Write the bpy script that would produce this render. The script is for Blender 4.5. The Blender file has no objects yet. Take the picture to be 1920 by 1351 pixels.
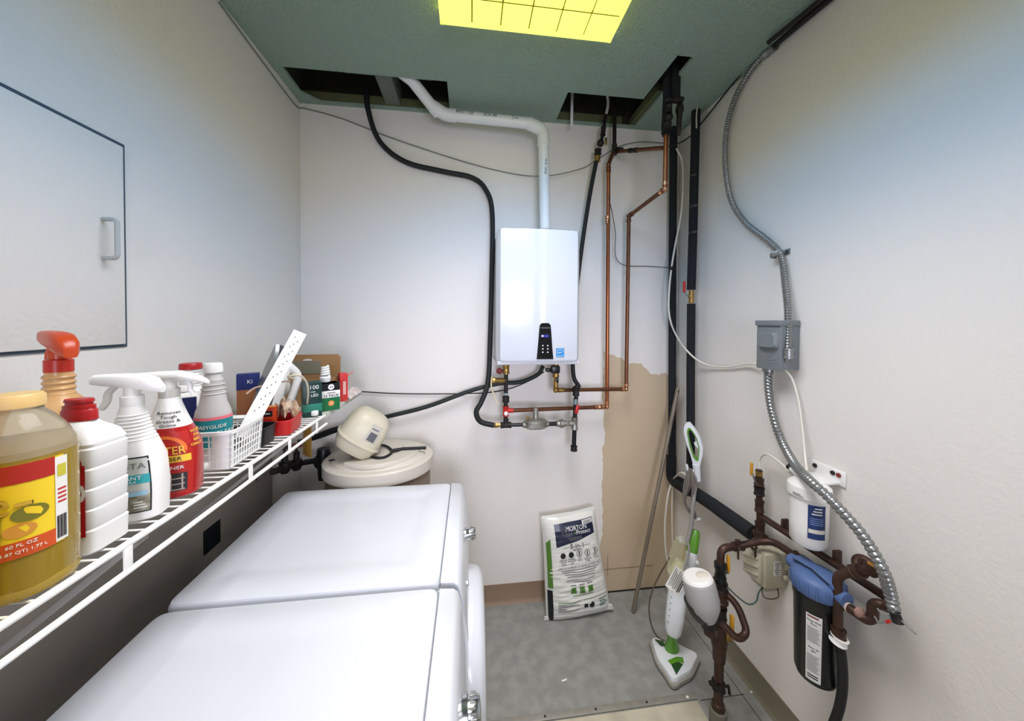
import bpy, bmesh, math, random
from mathutils import Vector, Matrix, noise
random.seed(7)
S = bpy.context.scene
COL = S.collection
V = Vector
PI = math.pi
L, R, D, H = -0.94730, 1.33211, 2.05187, 2.93853

# ---------- camera ----------
cd = bpy.data.cameras.new('camera'); cam = bpy.data.objects.new('camera', cd); COL.objects.link(cam)
_r, _u, _f = [V(v) for v in [[0.992488, -0.122223, 0.00531], [-0.00319, 0.017528, 0.999841], [0.122297, 0.992348, -0.017006]]]
mw = Matrix.Identity(4)
for i in range(3):
    mw[i][0] = _r[i]; mw[i][1] = _u[i]; mw[i][2] = -_f[i]
mw[2][3] = 1.72883
cam.matrix_world = mw
cd.sensor_fit = 'HORIZONTAL'; cd.sensor_width = 36; cd.lens = 637.35820 / 1920 * 36
cd.shift_y = (612.26349 - 675.5) / 1920
cd.clip_start = .02
S.camera = cam

# ---------- world, colour management ----------
w = bpy.data.worlds.new('world'); S.world = w; w.use_nodes = True
w.node_tree.nodes['Background'].inputs[0].default_value = (.75, .85, 1, 1)
w.node_tree.nodes['Background'].inputs[1].default_value = .3
vs = S.view_settings
vs.view_transform = 'Standard'; vs.look = 'None'; vs.gamma = 1; vs.use_curve_mapping = False
vs.exposure = -0.12

# ---------- lamps ----------
def area(name, loc, size, energy, col, rot=(0, 0, 0), spread=180):
    l = bpy.data.lights.new(name, 'AREA'); l.shape = 'RECTANGLE'; l.size, l.size_y = size
    l.energy = energy; l.color = col; l.spread = math.radians(spread)
    o = bpy.data.objects.new(name, l); COL.objects.link(o); o.location = loc; o.rotation_euler = rot
    return o
area('panel_lamp', (.226, .76, 2.872), (.62, 1.1), 22, (.04, .38, 1.0), spread=150)
area('panel_lamp_down', (.226, .76, 2.871), (.62, 1.1), 24, (1.0, .74, .42), spread=118)
area('rear_fill_lamp', (.226, -1.0, 2.872), (.62, 1.1), 8, (.92, .86, 1.0), spread=140)  # added fill overhead behind the camera, no fixture belongs to it
area('frontal_fill_lamp', (.2, -1.72, 1.55), (.9, 1.0), 9, (.82, .82, 1.0), rot=(math.radians(89), 0, 0), spread=60)  # added unseen fill in the front wall opening, brightens the back wall

# ---------- materials ----------
def lin(c):
    r = []
    for v in c[:3]:
        v = v / 255
        r.append(v / 12.92 if v <= .04045 else ((v + .055) / 1.055) ** 2.4)
    return r
def mat(name, rgb, rough=.5, metal=0, var=.06, scale=12, bump=0, bscale=150, trans=0, ior=1.45, emit=0, coat=0, rgb2=None, detail=3, alpha=1, bdist=.004):
    m = bpy.data.materials.new(name); m.use_nodes = True
    nt = m.node_tree; b = nt.nodes['Principled BSDF']
    c = lin(rgb)
    tc = nt.nodes.new('ShaderNodeTexCoord')
    n = nt.nodes.new('ShaderNodeTexNoise'); n.inputs['Scale'].default_value = scale; n.inputs['Detail'].default_value = detail
    nt.links.new(tc.outputs['Object'], n.inputs['Vector'])
    mix = nt.nodes.new('ShaderNodeMix'); mix.data_type = 'RGBA'
    if rgb2 is None:
        a = [v * (1 - var) for v in c]; z = [min(1, v * (1 + var)) for v in c]
    else:
        a = c; z = lin(rgb2)
    mix.inputs[6].default_value = (*a, 1); mix.inputs[7].default_value = (*z, 1)
    if rgb2 is not None:
        mr = nt.nodes.new('ShaderNodeMapRange'); mr.inputs[1].default_value = .4; mr.inputs[2].default_value = .62
        nt.links.new(n.outputs['Fac'], mr.inputs[0]); nt.links.new(mr.outputs[0], mix.inputs[0])
    else:
        nt.links.new(n.outputs['Fac'], mix.inputs[0])
    nt.links.new(mix.outputs[2], b.inputs['Base Color'])
    b.inputs['Roughness'].default_value = rough; b.inputs['Metallic'].default_value = metal
    b.inputs['Transmission Weight'].default_value = trans; b.inputs['IOR'].default_value = ior
    b.inputs['Coat Weight'].default_value = coat; b.inputs['Alpha'].default_value = alpha
    if emit:
        b.inputs['Emission Color'].default_value = (*c, 1); b.inputs['Emission Strength'].default_value = emit
    if bump:
        n2 = nt.nodes.new('ShaderNodeTexNoise'); n2.inputs['Scale'].default_value = bscale; n2.inputs['Detail'].default_value = 4
        nt.links.new(tc.outputs['Object'], n2.inputs['Vector'])
        bp = nt.nodes.new('ShaderNodeBump'); bp.inputs['Strength'].default_value = bump; bp.inputs['Distance'].default_value = bdist
        nt.links.new(n2.outputs['Fac'], bp.inputs['Height']); nt.links.new(bp.outputs[0], b.inputs['Normal'])
    return m

WHITE_MET = mat('white_enamel', (206, 211, 217), .22, var=.015, coat=.3)
WHITE_PL = mat('white_plastic', (232, 231, 226), .4, var=.03)
OFFWHITE = mat('aged_white_plastic', (214, 209, 194), .45, var=.05)
WHITE_WIRE = mat('white_vinyl_wire', (236, 235, 228), .35, var=.02)
BLACK_PL = mat('black_plastic', (18, 20, 22), .35, var=.1)
BLACK_RUB = mat('black_rubber', (20, 22, 24), .6, var=.15)
FOAM = mat('black_pipe_foam', (20, 24, 28), .85, var=.2, bump=.3)
IRON = mat('black_iron', (44, 40, 38), .5, .5, var=.25, scale=40, bump=.2)
RUST = mat('brown_aged_copper', (74, 53, 44), .42, .55, var=.45, scale=25, bump=.15)
COPPER = mat('copper', (156, 94, 62), .3, .85, var=.25, scale=14)
COPPER_D = mat('dark_copper', (120, 80, 58), .36, .8, var=.3, scale=14)
SOLDER = mat('solder_bright_copper', (206, 150, 116), .25, .9, var=.2, scale=60)
BRASS = mat('brass', (168, 136, 78), .32, .85, var=.2, scale=50)
STEEL = mat('galvanised_steel', (150, 152, 150), .35, .85, var=.15, scale=60)
ALU = mat('cast_aluminium', (150, 148, 138), .4, .75, var=.15, scale=60, bump=.1)
CHROME = mat('chrome', (205, 208, 210), .12, 1, var=.03)
GREYBOX = mat('grey_painted_steel', (118, 124, 126), .42, var=.05)
RED_PL = mat('red_plastic', (186, 34, 28), .38, var=.1)
DRED = mat('dark_red_paint', (120, 34, 30), .5, var=.2)
YEL_PL = mat('yellow_handle_vinyl', (206, 148, 40), .45, var=.15)
INK = mat('black_ink', (24, 24, 28), .6, var=.1)
WINK = mat('white_ink', (236, 236, 232), .6, var=.02)
RINK = mat('red_ink', (196, 40, 40), .6, var=.05)
GINK = mat('grey_ink', (110, 110, 112), .6, var=.05)
PAPER = mat('white_paper', (232, 230, 222), .7, var=.03)

# ---------- mesh building ----------
class MB:
    def __init__(s): s.v = []; s.f = []
    def add(s, vs, fs):
        o = len(s.v); s.v += [V(v) for v in vs]; s.f += [[i + o for i in f] for f in fs]; return s
    def box(s, c, size, bevel=0, rot=None, seg=2):
        bm = bmesh.new(); bmesh.ops.create_cube(bm, size=1)
        for v in bm.verts: v.co = V((v.co.x * size[0], v.co.y * size[1], v.co.z * size[2]))
        if bevel: bmesh.ops.bevel(bm, geom=bm.edges[:], offset=bevel, segments=seg, affect='EDGES', profile=.5)
        M_ = Matrix.Translation(V(c)) @ (rot.to_4x4() if rot else Matrix.Identity(4))
        bm.verts.index_update()
        s.add([M_ @ v.co for v in bm.verts], [[v.index for v in f.verts] for f in bm.faces]); bm.free(); return s
    def bx(s, a, b, bevel=0):
        a, b = V(a), V(b); return s.box((a + b) / 2, [abs(x) for x in (b - a)], bevel)
    def loft(s, loops, cap0=True, cap1=True, closed=True):
        n = len(loops[0]); vs = [p for l in loops for p in l]; fs = []
        for i in range(len(loops) - 1):
            for j in range(n if closed else n - 1):
                k = (j + 1) % n
                fs.append([i * n + j, i * n + k, (i + 1) * n + k, (i + 1) * n + j])
        if cap0: fs.append(list(range(n))[::-1])
        if cap1: fs.append([(len(loops) - 1) * n + j for j in range(n)])
        return s.add(vs, fs)
    def tube(s, pts, r, n=12, rf=None, cap=True):
        """pts: polyline; r radius or list"""
        pts = [V(p) for p in pts]; loops = []; up = None
        for i, p in enumerate(pts):
            t = (pts[min(i + 1, len(pts) - 1)] - pts[max(i - 1, 0)])
            t = t.normalized() if t.length > 1e-9 else V((0, 0, 1))
            if up is None:
                up = t.orthogonal().normalized()
            up = (up - t * up.dot(t)); up = up.normalized() if up.length > 1e-6 else t.orthogonal().normalized()
            sd = t.cross(up)
            rr = r[i] if isinstance(r, (list, tuple)) else r
            loops.append([p + (up * math.cos(2 * PI * k / n) + sd * math.sin(2 * PI * k / n)) * rr for k in range(n)])
        return s.loft(loops, cap, cap)
    def cyl(s, a, b, r, r2=None, n=20):
        return s.tube([a, b], [r, r if r2 is None else r2], n)
    def rev(s, a, b, prof, n=24):
        """surface of revolution along a->b; prof list of (t in metres along axis, r)"""
        a, b = V(a), V(b); t = (b - a).normalized(); up = t.orthogonal().normalized(); sd = t.cross(up)
        loops = [[a + t * h + (up * math.cos(2 * PI * k / n) + sd * math.sin(2 * PI * k / n)) * max(r, 1e-5) for k in range(n)] for h, r in prof]
        return s.loft(loops)
    def prism(s, poly, d0, d1, axis='y', bevel=0):
        n = len(poly)
        def P(p, d): return {'y': (p[0], d, p[1]), 'z': (p[0], p[1], d), 'x': (d, p[0], p[1])}[axis]
        return s.loft([[V(P(p, d0)) for p in poly], [V(P(p, d1)) for p in poly]])
    def ball(s, c, r, n=12, m=8):
        c = V(c); r = r if isinstance(r, (tuple, list)) else (r, r, r)
        return s.loft([[c + V((r[0] * math.cos(2 * PI * k / n) * math.sin(PI * i / m + 1e-4), r[1] * math.sin(2 * PI * k / n) * math.sin(PI * i / m + 1e-4), -r[2] * math.cos(PI * i / m))) for k in range(n)] for i in range(m + 1)])
    def xf(s, M_):
        s.v = [M_ @ v for v in s.v]; return s

def smooth(pts, k=6, closed=False):
    pts = [V(p) for p in pts]; out = []; n = len(pts)
    for i in range(n - 1):
        p0 = pts[i - 1] if i else pts[0] * 2 - pts[1]; p1, p2 = pts[i], pts[i + 1]
        p3 = pts[i + 2] if i + 2 < n else pts[-1] * 2 - pts[-2]
        for j in range(k):
            t = j / k
            out.append(.5 * ((2 * p1) + (p2 - p0) * t + (2 * p0 - 5 * p1 + 4 * p2 - p3) * t * t + (3 * p1 - p0 - 3 * p2 + p3) * t ** 3))
    return out + [pts[-1]]
def resample(pts, step):
    out = [pts[0].copy()]; acc = 0
    for a, b in zip(pts, pts[1:]):
        l = (b - a).length; p = step - acc
        while p <= l:
            out.append(a.lerp(b, p / l)); p += step
        acc = (acc + l) % step if l else acc
    return out
def fillet(pts, r, k=5):
    """polyline with rounded corners"""
    pts = [V(p) for p in pts]; out = [pts[0]]
    for i in range(1, len(pts) - 1):
        a, p, b = pts[i - 1], pts[i], pts[i + 1]
        u = (a - p); v = (b - p); d = min(r, u.length * .48, v.length * .48)
        u.normalize(); v.normalize(); A = p + u * d; B = p + v * d
        for j in range(k + 1):
            t = j / k; out.append(A * (1 - t) ** 2 + p * 2 * t * (1 - t) + B * t * t)
    return out + [pts[-1]]
def corrug(pts, r, pitch, depth, n=12):
    q = resample(smooth(pts, 10), pitch / 4); rs = [r - (depth if i % 4 == 0 else (depth * .35 if i % 4 in (1, 3) else 0)) for i in range(len(q))]
    return MB().tube(q, rs, n)
def se(hx, hy, p, z, cx=0, cy=0, n=32):
    o = []
    for k in range(n):
        t = 2 * PI * k / n - PI / 2; c, s_ = math.cos(t), math.sin(t)
        o.append(V((cx + hx * math.copysign(abs(c) ** (2 / p), c), cy + hy * math.copysign(abs(s_) ** (2 / p), s_), z)))
    return o
def sew(pr, z, t):
    """point on a profile [(z,hx,hy,p)] at height z and angle t (t=0 faces local -Y)"""
    for a, b in zip(pr, pr[1:]):
        if z <= b[0] or b is pr[-1]:
            k = 0 if b[0] == a[0] else min(1, max(0, (z - a[0]) / (b[0] - a[0]))); break
    hx, hy, p = [a[i] * (1 - k) + b[i] * k for i in (1, 2, 3)]
    t -= PI / 2; c, s_ = math.cos(t), math.sin(t)
    return V((hx * math.copysign(abs(c) ** (2 / p), c), hy * math.copysign(abs(s_) ** (2 / p), s_), z))
def body(pr, n=40):
    return MB().loft([se(h[1], h[2], h[3], h[0], n=n) for h in pr])
def arc_t(pr, z, s_):
    """angle whose arc length from t=0 is s_"""
    t = 0; st = .02 * (1 if s_ > 0 else -1); p = sew(pr, z, 0); acc = 0
    for _ in range(400):
        q = sew(pr, z, t + st); l = (q - p).length
        if acc + l >= abs(s_): return t + st * (abs(s_) - acc) / max(l, 1e-9)
        acc += l; t += st; p = q
    return t
def patch(pr, z0, z1, s0, s1, off=.0008, nu=16, nv=6):
    """label wrapped on a profile between arc lengths s0..s1"""
    zm = (z0 + z1) / 2; g = []
    for j in range(nv + 1):
        z = z0 + (z1 - z0) * j / nv; row = []
        for i in range(nu + 1):
            t = arc_t(pr, zm, s0 + (s1 - s0) * i / nu); p = sew(pr, z, t); d = V((p.x, p.y, 0)).normalized()
            row.append(p + d * off)
        g.append(row)
    m = MB(); m.loft(g, False, False, closed=False); return m

def finish(name, m, material, me=None):
    if me is None:
        me = bpy.data.meshes.new(name); me.from_pydata([tuple(v) for v in m.v], [], m.f); me.validate(); me.update()
        bm = bmesh.new(); bm.from_mesh(me); bmesh.ops.recalc_face_normals(bm, faces=bm.faces[:]); bm.to_mesh(me); bm.free()
        me.shade_smooth(); me.set_sharp_from_angle(angle=.7)
        me.materials.append(material)
    o = bpy.data.objects.new(name, me); COL.objects.link(o); return o
def tag(o, label, cat=None, group=None, kind=None):
    if label: o['label'] = label
    if cat: o['category'] = cat
    if group: o['group'] = group
    if kind: o['kind'] = kind
    return o
def thing(name, label, cat, loc=(0, 0, 0), rot=(0, 0, 0), world=False, group=None):
    o = bpy.data.objects.new(name, None); COL.objects.link(o); o.location = loc; o.rotation_euler = rot
    o.empty_display_size = .05
    tag(o, label, cat, group)
    WORLD[o.name] = V(loc) if world else None
    return o
WORLD = {}
def root(o):
    while o.parent: o = o.parent
    return o
def part(parent, name, m, material, label=None):
    sh = WORLD.get(root(parent).name)
    if sh is not None: m.v = [v - sh for v in m.v]
    o = finish(name, m, material); o.parent = parent
    if label: o['label'] = label
    return o
def single(name, m, material, label, cat, base=None, group=None, kind=None):
    """one-mesh thing; origin at base"""
    if base is None: base = V((sum(v.x for v in m.v) / len(m.v), sum(v.y for v in m.v) / len(m.v), min(v.z for v in m.v)))
    base = V(base); m.v = [v - base for v in m.v]
    o = finish(name, m, material); o.location = base
    return tag(o, label, cat, group, kind)
def struct(name, m, material, parent=None):
    o = finish(name, m, material)
    if parent: o.parent = parent
    else: o['kind'] = 'structure'
    return o
def text_mb(s, size, ext=.0004, align='CENTER', sx=1):
    c = bpy.data.curves.new('t', 'FONT'); c.body = s; c.size = size; c.extrude = ext; c.align_x = align; c.align_y = 'CENTER'; c.resolution_u = 2
    o = bpy.data.objects.new('t', c); COL.objects.link(o)
    dg = bpy.context.evaluated_depsgraph_get(); e = o.evaluated_get(dg); me = e.to_mesh()
    m = MB(); m.add([V((v.co.x * sx, v.co.y, v.co.z)) for v in me.vertices], [list(p.vertices) for p in me.polygons])
    e.to_mesh_clear(); bpy.data.objects.remove(o); bpy.data.curves.remove(c); return m
def text(parent, s, size, pos, xd, yd, material, name='lettering', sx=1, align='CENTER', label=None, ext=.0004):
    m = text_mb(s, size, ext, align, sx)
    xd = V(xd).normalized(); yd = V(yd).normalized(); n = xd.cross(yd); p = V(pos)
    m.v = [p + xd * v.x + yd * v.y + n * v.z for v in m.v]
    return part(parent, name, m, material, label)
def text_wrap(parent, s, size, pr, z, s0, material, off=.0012, sx=1, align='CENTER', tilt=0, name='lettering'):
    m = text_mb(s, size, .0002, align, sx); out = []
    for v in m.v:
        x, y = v.x, v.y + v.x * tilt
        p = sew(pr, z + y, arc_t(pr, z, s0 + x)); d = V((p.x, p.y, 0)).normalized()
        out.append(p + d * (off + v.z))
    m.v = out
    return part(parent, name, m, material)
def quad(c, xd, yd, w_, h_, th=.0006):
    """thin rectangular sheet centred at c"""
    c, xd, yd = V(c), V(xd).normalized(), V(yd).normalized(); n = xd.cross(yd)
    a = [c + xd * sx * w_ / 2 + yd * sy * h_ / 2 for sx, sy in ((-1, -1), (1, -1), (1, 1), (-1, 1))]
    return MB().loft([a, [p + n * th for p in a]])
def fitting(m, p, d, r, l):
    """short pipe collar with rim beads at p along d"""
    p, d = V(p), V(d).normalized(); a = p - d * l / 2
    return m.rev(a, a + d, [(0, r * .9), (0, r * 1.1), (l * .15, r * 1.1), (l * .2, r), (l * .8, r), (l * .85, r * 1.1), (l, r * 1.1), (l, r * .9)], 16)

# ---------- room shell ----------
def wall_mat():
    m = mat('painted_wall', (230, 225, 217), .6, var=.02, scale=3, bump=.35, bscale=80)
    return m
WALL = wall_mat()
def patch_wall():
    """back wall: paint with an unpainted tan patch low on the right, ragged upper and left edge"""
    m = mat('painted_back_wall', (230, 225, 217), .6, var=.02, scale=3, bump=.3, bscale=80)
    nt = m.node_tree; b = nt.nodes['Principled BSDF']
    old = b.inputs['Base Color'].links[0].from_socket
    tc = nt.nodes.new('ShaderNodeTexCoord'); sp = nt.nodes.new('ShaderNodeSeparateXYZ'); nt.links.new(tc.outputs['Object'], sp.inputs[0])
    n = nt.nodes.new('ShaderNodeTexNoise'); n.inputs['Scale'].default_value = 9; n.inputs['Detail'].default_value = 5; nt.links.new(tc.outputs['Object'], n.inputs['Vector'])
    def math_(op, a, b_):
        k = nt.nodes.new('ShaderNodeMath'); k.operation = op
        for i, x in enumerate((a, b_)):
            if hasattr(x, 'links'): nt.links.new(x, k.inputs[i])
            else: k.inputs[i].default_value = x
        return k.outputs[0]
    nn = math_('MULTIPLY', math_('SUBTRACT', n.outputs['Fac'], .5), .16)
    xe = math_('ADD', sp.outputs['X'], math_('MULTIPLY', nn, .45))
    ze = math_('ADD', sp.outputs['Z'], nn)
    # the edge steps down to the right: z < 1.52 - .45*(x-.85)
    ln = math_('SUBTRACT', 1.545, math_('MULTIPLY', math_('SUBTRACT', sp.outputs['X'], .85), .42))
    fx = math_('GREATER_THAN', xe, .838); fz = math_('LESS_THAN', ze, ln)
    f = math_('MULTIPLY', fx, fz)
    mix = nt.nodes.new('ShaderNodeMix'); mix.data_type = 'RGBA'; nt.links.new(f, mix.inputs[0]); nt.links.new(old, mix.inputs[6])
    mix.inputs[7].default_value = (*lin((200, 180, 150)), 1)
    nt.links.new(mix.outputs[2], b.inputs['Base Color'])
    return m
CEIL = mat('textured_ceiling', (150, 172, 154), .8, var=.05, scale=60, bump=1.0, bscale=110, bdist=.012)
CONC = mat('concrete_floor', (136, 137, 131), .62, var=.0, rgb2=(150, 151, 145), scale=16, detail=12, bump=.2, bscale=60)
TILE = mat('worn_pale_floor_sheet', (176, 170, 148), .5, rgb2=(196, 190, 168), scale=9, detail=8)
WOOD_D = mat('attic_timber', (62, 60, 44), .8, var=.3, scale=8)
SEAM = mat('dark_floor_seam', (78, 76, 70), .8)
STRIP = mat('metal_strip_worn', (156, 154, 144), .45, .4, var=.2, scale=30)
COVE_B = mat('tan_vinyl_base', (140, 118, 96), .55, var=.08)
COVE_R = mat('olive_vinyl_base', (122, 116, 96), .55, var=.08)
Y0 = -1.7
struct('wall_left', MB().bx((L - .1, Y0, 0), (L, D + .1, H)), WALL)
struct('wall_back', MB().bx((L, D, 0), (R, D + .1, H)), patch_wall())
struct('wall_right', MB().bx((R, Y0, 0), (R + .1, D + .1, H)), WALL)
struct('wall_front', MB().bx((L - .1, Y0 - .1, 0), (-.25, Y0, H)).bx((.65, Y0 - .1, 0), (R + .1, Y0, H)).bx((-.25, Y0 - .1, 2.06), (.65, Y0, H)), WALL)
struct('floor', MB().bx((L - .1, Y0 - .1, -.1), (R + .1, D + .1, 0)), CONC)
# floor seam with strip and the paler sheet this side of it
struct('trim_1', MB().bx((-.02, .2, 0), (R - .3, 1.405, .003)), TILE)
st = struct('trim_2', MB().box((.52, 1.425, .003), (1.04, .028, .005), .0015), STRIP)
for x in (.1, .33, .56, .8): struct('screw', MB().rev((x, 1.425, .005), (x, 1.425, 1), [(0, .005), (.0016, .005), (.002, .002)], 8), IRON, st)
struct('trim_3', MB().bx((1.05, 1.405, 0), (R - .06, 1.4085, .001)), SEAM)
struct('trim_4', MB().bx((R - .075, .2, 0), (R - .0715, D, .001)), SEAM)
# cove bases
def cove(h): return [(0, 0), (-.022, 0), (-.012, .008), (-.005, .02), (-.004, h), (0, h)]
b = MB(); b.prism([(p[0] + D, p[1]) for p in cove(.115)], L, .47, 'x'); struct('baseboard_back', b, COVE_B)
b = MB(); b.loft([[V((p[0] + R, y, p[1])) for p in cove(.115)] for y in (Y0, D - .35)]); struct('baseboard_right', b, COVE_R)
# scribed lines low on the unpainted patch
struct('trim_5', MB().bx((.85, D - .002, .148), (1.18, D, .151)), COVE_B)
struct('trim_6', MB().bx((.875, D - .002, .11), (.878, D, .24)), COVE_B)
struct('trim_7', MB().bx((.83, D - .006, 0), (1.3, D, .006)), IRON)
# ceiling slab with the two cut openings
def slab(xs, ys, holes, z0, z1):
    m = MB()
    for i in range(len(xs) - 1):
        for j in range(len(ys) - 1):
            if (i, j) in holes: continue
            a, b_, c, d = xs[i], xs[i + 1], ys[j], ys[j + 1]
            vs = [(a, c, z0), (b_, c, z0), (b_, d, z0), (a, d, z0), (a, c, z1), (b_, c, z1), (b_, d, z1), (a, d, z1)]
            fs = [[3, 2, 1, 0], [4, 5, 6, 7]]
            for (ni, nj), q in (((i, j - 1), [0, 1, 5, 4]), ((i + 1, j), [1, 2, 6, 5]), ((i, j + 1), [2, 3, 7, 6]), ((i - 1, j), [3, 0, 4, 7])):
                if (ni, nj) in holes or not (0 <= ni < len(xs) - 1 and 0 <= nj < len(ys) - 1): fs.append(q)
            m.add(vs, fs)
    return m
xs = [L, -.9, -.12, .51, .932, 1.012, R]; ys = [Y0, 1.463, 1.77, 2.035, D]
ce = struct('ceiling', slab(xs, ys, {(1, 2), (3, 2), (4, 1), (4, 2)}, H, H + .016), CEIL)
struct('drywall_corner', MB().prism([(-.9, 2.035), (-.9, 1.965), (-.83, 2.035)], H, H + .016, 'z'), CEIL, ce)
# roof space over the openings
cv = MB()
def cavity(a, b_, top):
    (x0, y0), (x1, y1) = a, b_
    t = .012
    cv.bx((x0 - t, y0, H + .017), (x0, y1, top)); cv.bx((x1, y0, H + .017), (x1 + t, y1, top))
    cv.bx((x0, y0 - t, H + .017), (x1, y0, top)); cv.bx((x0, y1, H + .017), (x1, y1 + t, top)); cv.bx((x0 - t, y0 - t, top), (x1 + t, y1 + t, top + t))
cavity((-.94, 1.68), (-.02, 2.1), H + .42); cavity((.42, 1.35), (1.12, 2.1), H + .42)
struct('roof_lining', cv, WOOD_D, ce)
TIMB = mat('grey_green_timber', (104, 112, 100), .8, var=.2, scale=10)
struct('joist', MB().bx((-.48, 1.69, H + .02), (-.40, 2.09, H + .14)), TIMB, ce)
struct('backing_strip', MB().bx((-.62, 1.755, H + .018), (-.2, 1.80, H + .034)), TIMB, ce)
PLATE = mat('wall_top_plate', (92, 96, 62), .8, var=.25, scale=8)
struct('top_plate', MB().bx((-.93, 2.03, H + .018), (-.03, 2.09, H + .06)), PLATE, ce)
struct('top_plate', MB().bx((.43, 2.03, H + .018), (.93, 2.09, H + .06)), PLATE, ce)
struct('side_plate', MB().bx((.985, 1.72, H + .018), (1.05, 2.09, H + .06)), PLATE, ce)

# ---------- wall hatch ----------
HT = thing('wall_hatch', 'white flush cupboard hatch with small pull handle in the left wall', 'hatch', (L, .62, 1.66), world=True)
GAP = mat('dark_gap', (70, 84, 96), .8)
part(HT, 'frame', MB().bx((L, .28, 1.652), (L + .003, 1.066, 2.206)), GAP, 'dark edge gap round the door')
part(HT, 'door', MB().bx((L + .003, .288, 1.66), (L + .009, 1.056, 2.196), .002), WALL)
hd = MB().tube(fillet([(L + .006, 1.0, 1.885), (L + .042, 1.0, 1.885), (L + .042, 1.0, 1.985), (L + .006, 1.0, 1.985)], .012), .0055, 10)
part(HT, 'handle', hd, mat('pull_handle_grey', (176, 180, 178), .4))

# ---------- ceiling light ----------
def ceiling_light(x, y, label):
    T = thing('ceiling_light', label, 'light', (x, y, H - .06))
    DIF = DIFFUSER
    nx, ny, p = 6, 12, .1115; wx, wy = nx * p, ny * p
    for s_ in (-1, 1):
        part(T, 'end_lens', MB().box((0, s_ * (wy / 2 + .004), .03), (wx + .02, .012, .06)), DIF)
        part(T, 'side_lens', MB().box((s_ * (wx / 2 + .004), 0, .03), (.012, wy + .02, .06)), DIF)
    part(T, 'backing', MB().box((0, 0, .012), (wx, wy, .004)), GRIDLINE)
    for j in range(1, ny): part(T, 'joint', MB().box((0, j * p - wy / 2, -.0005), (wx - .01, .0018, .002)), GRIDLINE)
    me = None
    for i in range(nx):
        for j in range(ny):
            if me is None:
                o = part(T, 'lens_pane', MB().box((0, 0, 0), (p - .005, p - .005, .008), .002), DIF); me = o.data
            else:
                o = bpy.data.objects.new('lens_pane', me); COL.objects.link(o); o.parent = T
            o.location = ((i + .5) * p - wx / 2, (j + .5) * p - wy / 2, .004)
    return T
DIFFUSER = mat('lit_diffuser', (255, 255, 120), .4, var=.02, emit=1.0)
GRIDLINE = mat('diffuser_joint', (90, 84, 24), .8)
ceiling_light(.226, 1.364 - 12 * .1115 / 2 - .01, 'glowing yellowish gridded ceiling light panel at the top of the picture')

# ---------- washer and dryer ----------
def laundry(name, label, y0, y1, zt, xl, xr, knob_y, knob_r):
    T = thing(name, label, 'appliance', ((xl + xr) / 2, (y0 + y1) / 2, 0), world=True)
    g = .004
    part(T, 'cabinet', MB().bx((xl + .01, y0 + .003, .02), (xr - .005, y1 - .003, zt - .03), .012), WHITE_MET)
    # top with a shallow pressed rectangle
    cx, cy = (xl + xr - .05) / 2, (y0 + y1) / 2; hx, hy = (xr - .05 - xl) / 2, (y1 - y0) / 2
    def rr(dx, z, p=30): return se(hx - dx, hy - dx, p, z, cx, cy, 64)
    t = MB().loft([rr(.0, zt - .032), rr(0, zt - .014), rr(.004, zt - .004), rr(.012, zt), rr(.085, zt + .001), rr(.10, zt - .003), rr(.125, zt - .0036)])
    part(T, 'top_panel', t, WHITE_MET)
    # console along the front edge: bulges forward below
    pr = [(xr - .049, zt), (xr - .012, zt - .003), (xr, zt - .012), (xr + .012, zt - .05), (xr + .024, zt - .11), (xr + .030, zt - .17), (xr + .027, zt - .2), (xr - .049, zt - .2)]
    part(T, 'control_panel', MB().loft([[V((p[0], y0 + .004 + e, p[1] - z)) for p in pr] for e, z in ((0, .006), (.008, 0), (y1 - y0 - .016, 0), (y1 - y0 - .008, .006))]), WHITE_MET)
    fp = [(xr + .022, zt - .2), (xr + .022, .12), (xr + .005, .03), (xr - .04, .03), (xr - .04, zt - .2)]
    part(T, 'front_panel', MB().loft([[V((p[0], y, p[1])) for p in fp] for y in (y0 + .006, y1 - .006)]), WHITE_MET)
    # round bulging door
    zc = zt - .50; ym = (y0 + y1) / 2; a = V((xr + .02, ym, zc)); ax = a + V((1, 0, 0))
    d = part(T, 'door', MB().rev(a, ax, [(0, .268), (.022, .268), (.045, .262), (.062, .245), (.068, .215), (.058, .19), (.05, .18)], 56), WHITE_MET)
    part(d, 'door_glass', MB().rev(a, ax, [(.045, .18), (.062, .15), (.072, .1), (.076, .04)], 40), mat('dark_door_glass', (70, 76, 84), .08, var=.02))
    # chrome selector knob
    c = V((xr + .027, knob_y, zt - .10)); n = V((1, 0, .12)).normalized()
    k = part(T, 'selector_knob', MB().rev(c, c + n, [(-.006, knob_r * 1.12), (.004, knob_r * 1.12), (.006, knob_r), (.024, knob_r * .94), (.03, knob_r * .8), (.031, knob_r * .3)], 32), CHROME, 'chrome selector knob')
    gr = MB()
    for i in range(20):
        t_ = 2 * PI * i / 20; u = V((0, 1, 0)) * math.cos(t_) + V((-.12, 0, 1)) * math.sin(t_); gr.box(c + n * .016 + u * knob_r * .98, (.012, .003, .003))
    part(k, 'grip_rib', gr, STEEL)['kind'] = 'stuff'
    for i in range(1):
        yb = knob_y - .24 - i * .03; part(T, 'button', MB().rev((xr + .02, yb, zt - .11), (xr + 1, yb, zt - .11), [(0, .009), (.008, .009), (.010, .006)], 12), CHROME)
    for x in (xl + .06, xr - .06):
        for y in (y0 + .06, y1 - .06): part(T, 'levelling_foot', MB().cyl((x, y, 0), (x, y, .03), .022), BLACK_PL)
    return T
laundry('clothes_dryer', 'white front-loading machine nearer the back wall, with flat white top', .966, 1.565, .991, -.785, -.032, 1.335, .022)
laundry('washing_machine', 'white front-loading machine closest to the viewer at the bottom of the picture', .33, .960, .985, -.785, -.032, .725, .028)

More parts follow.
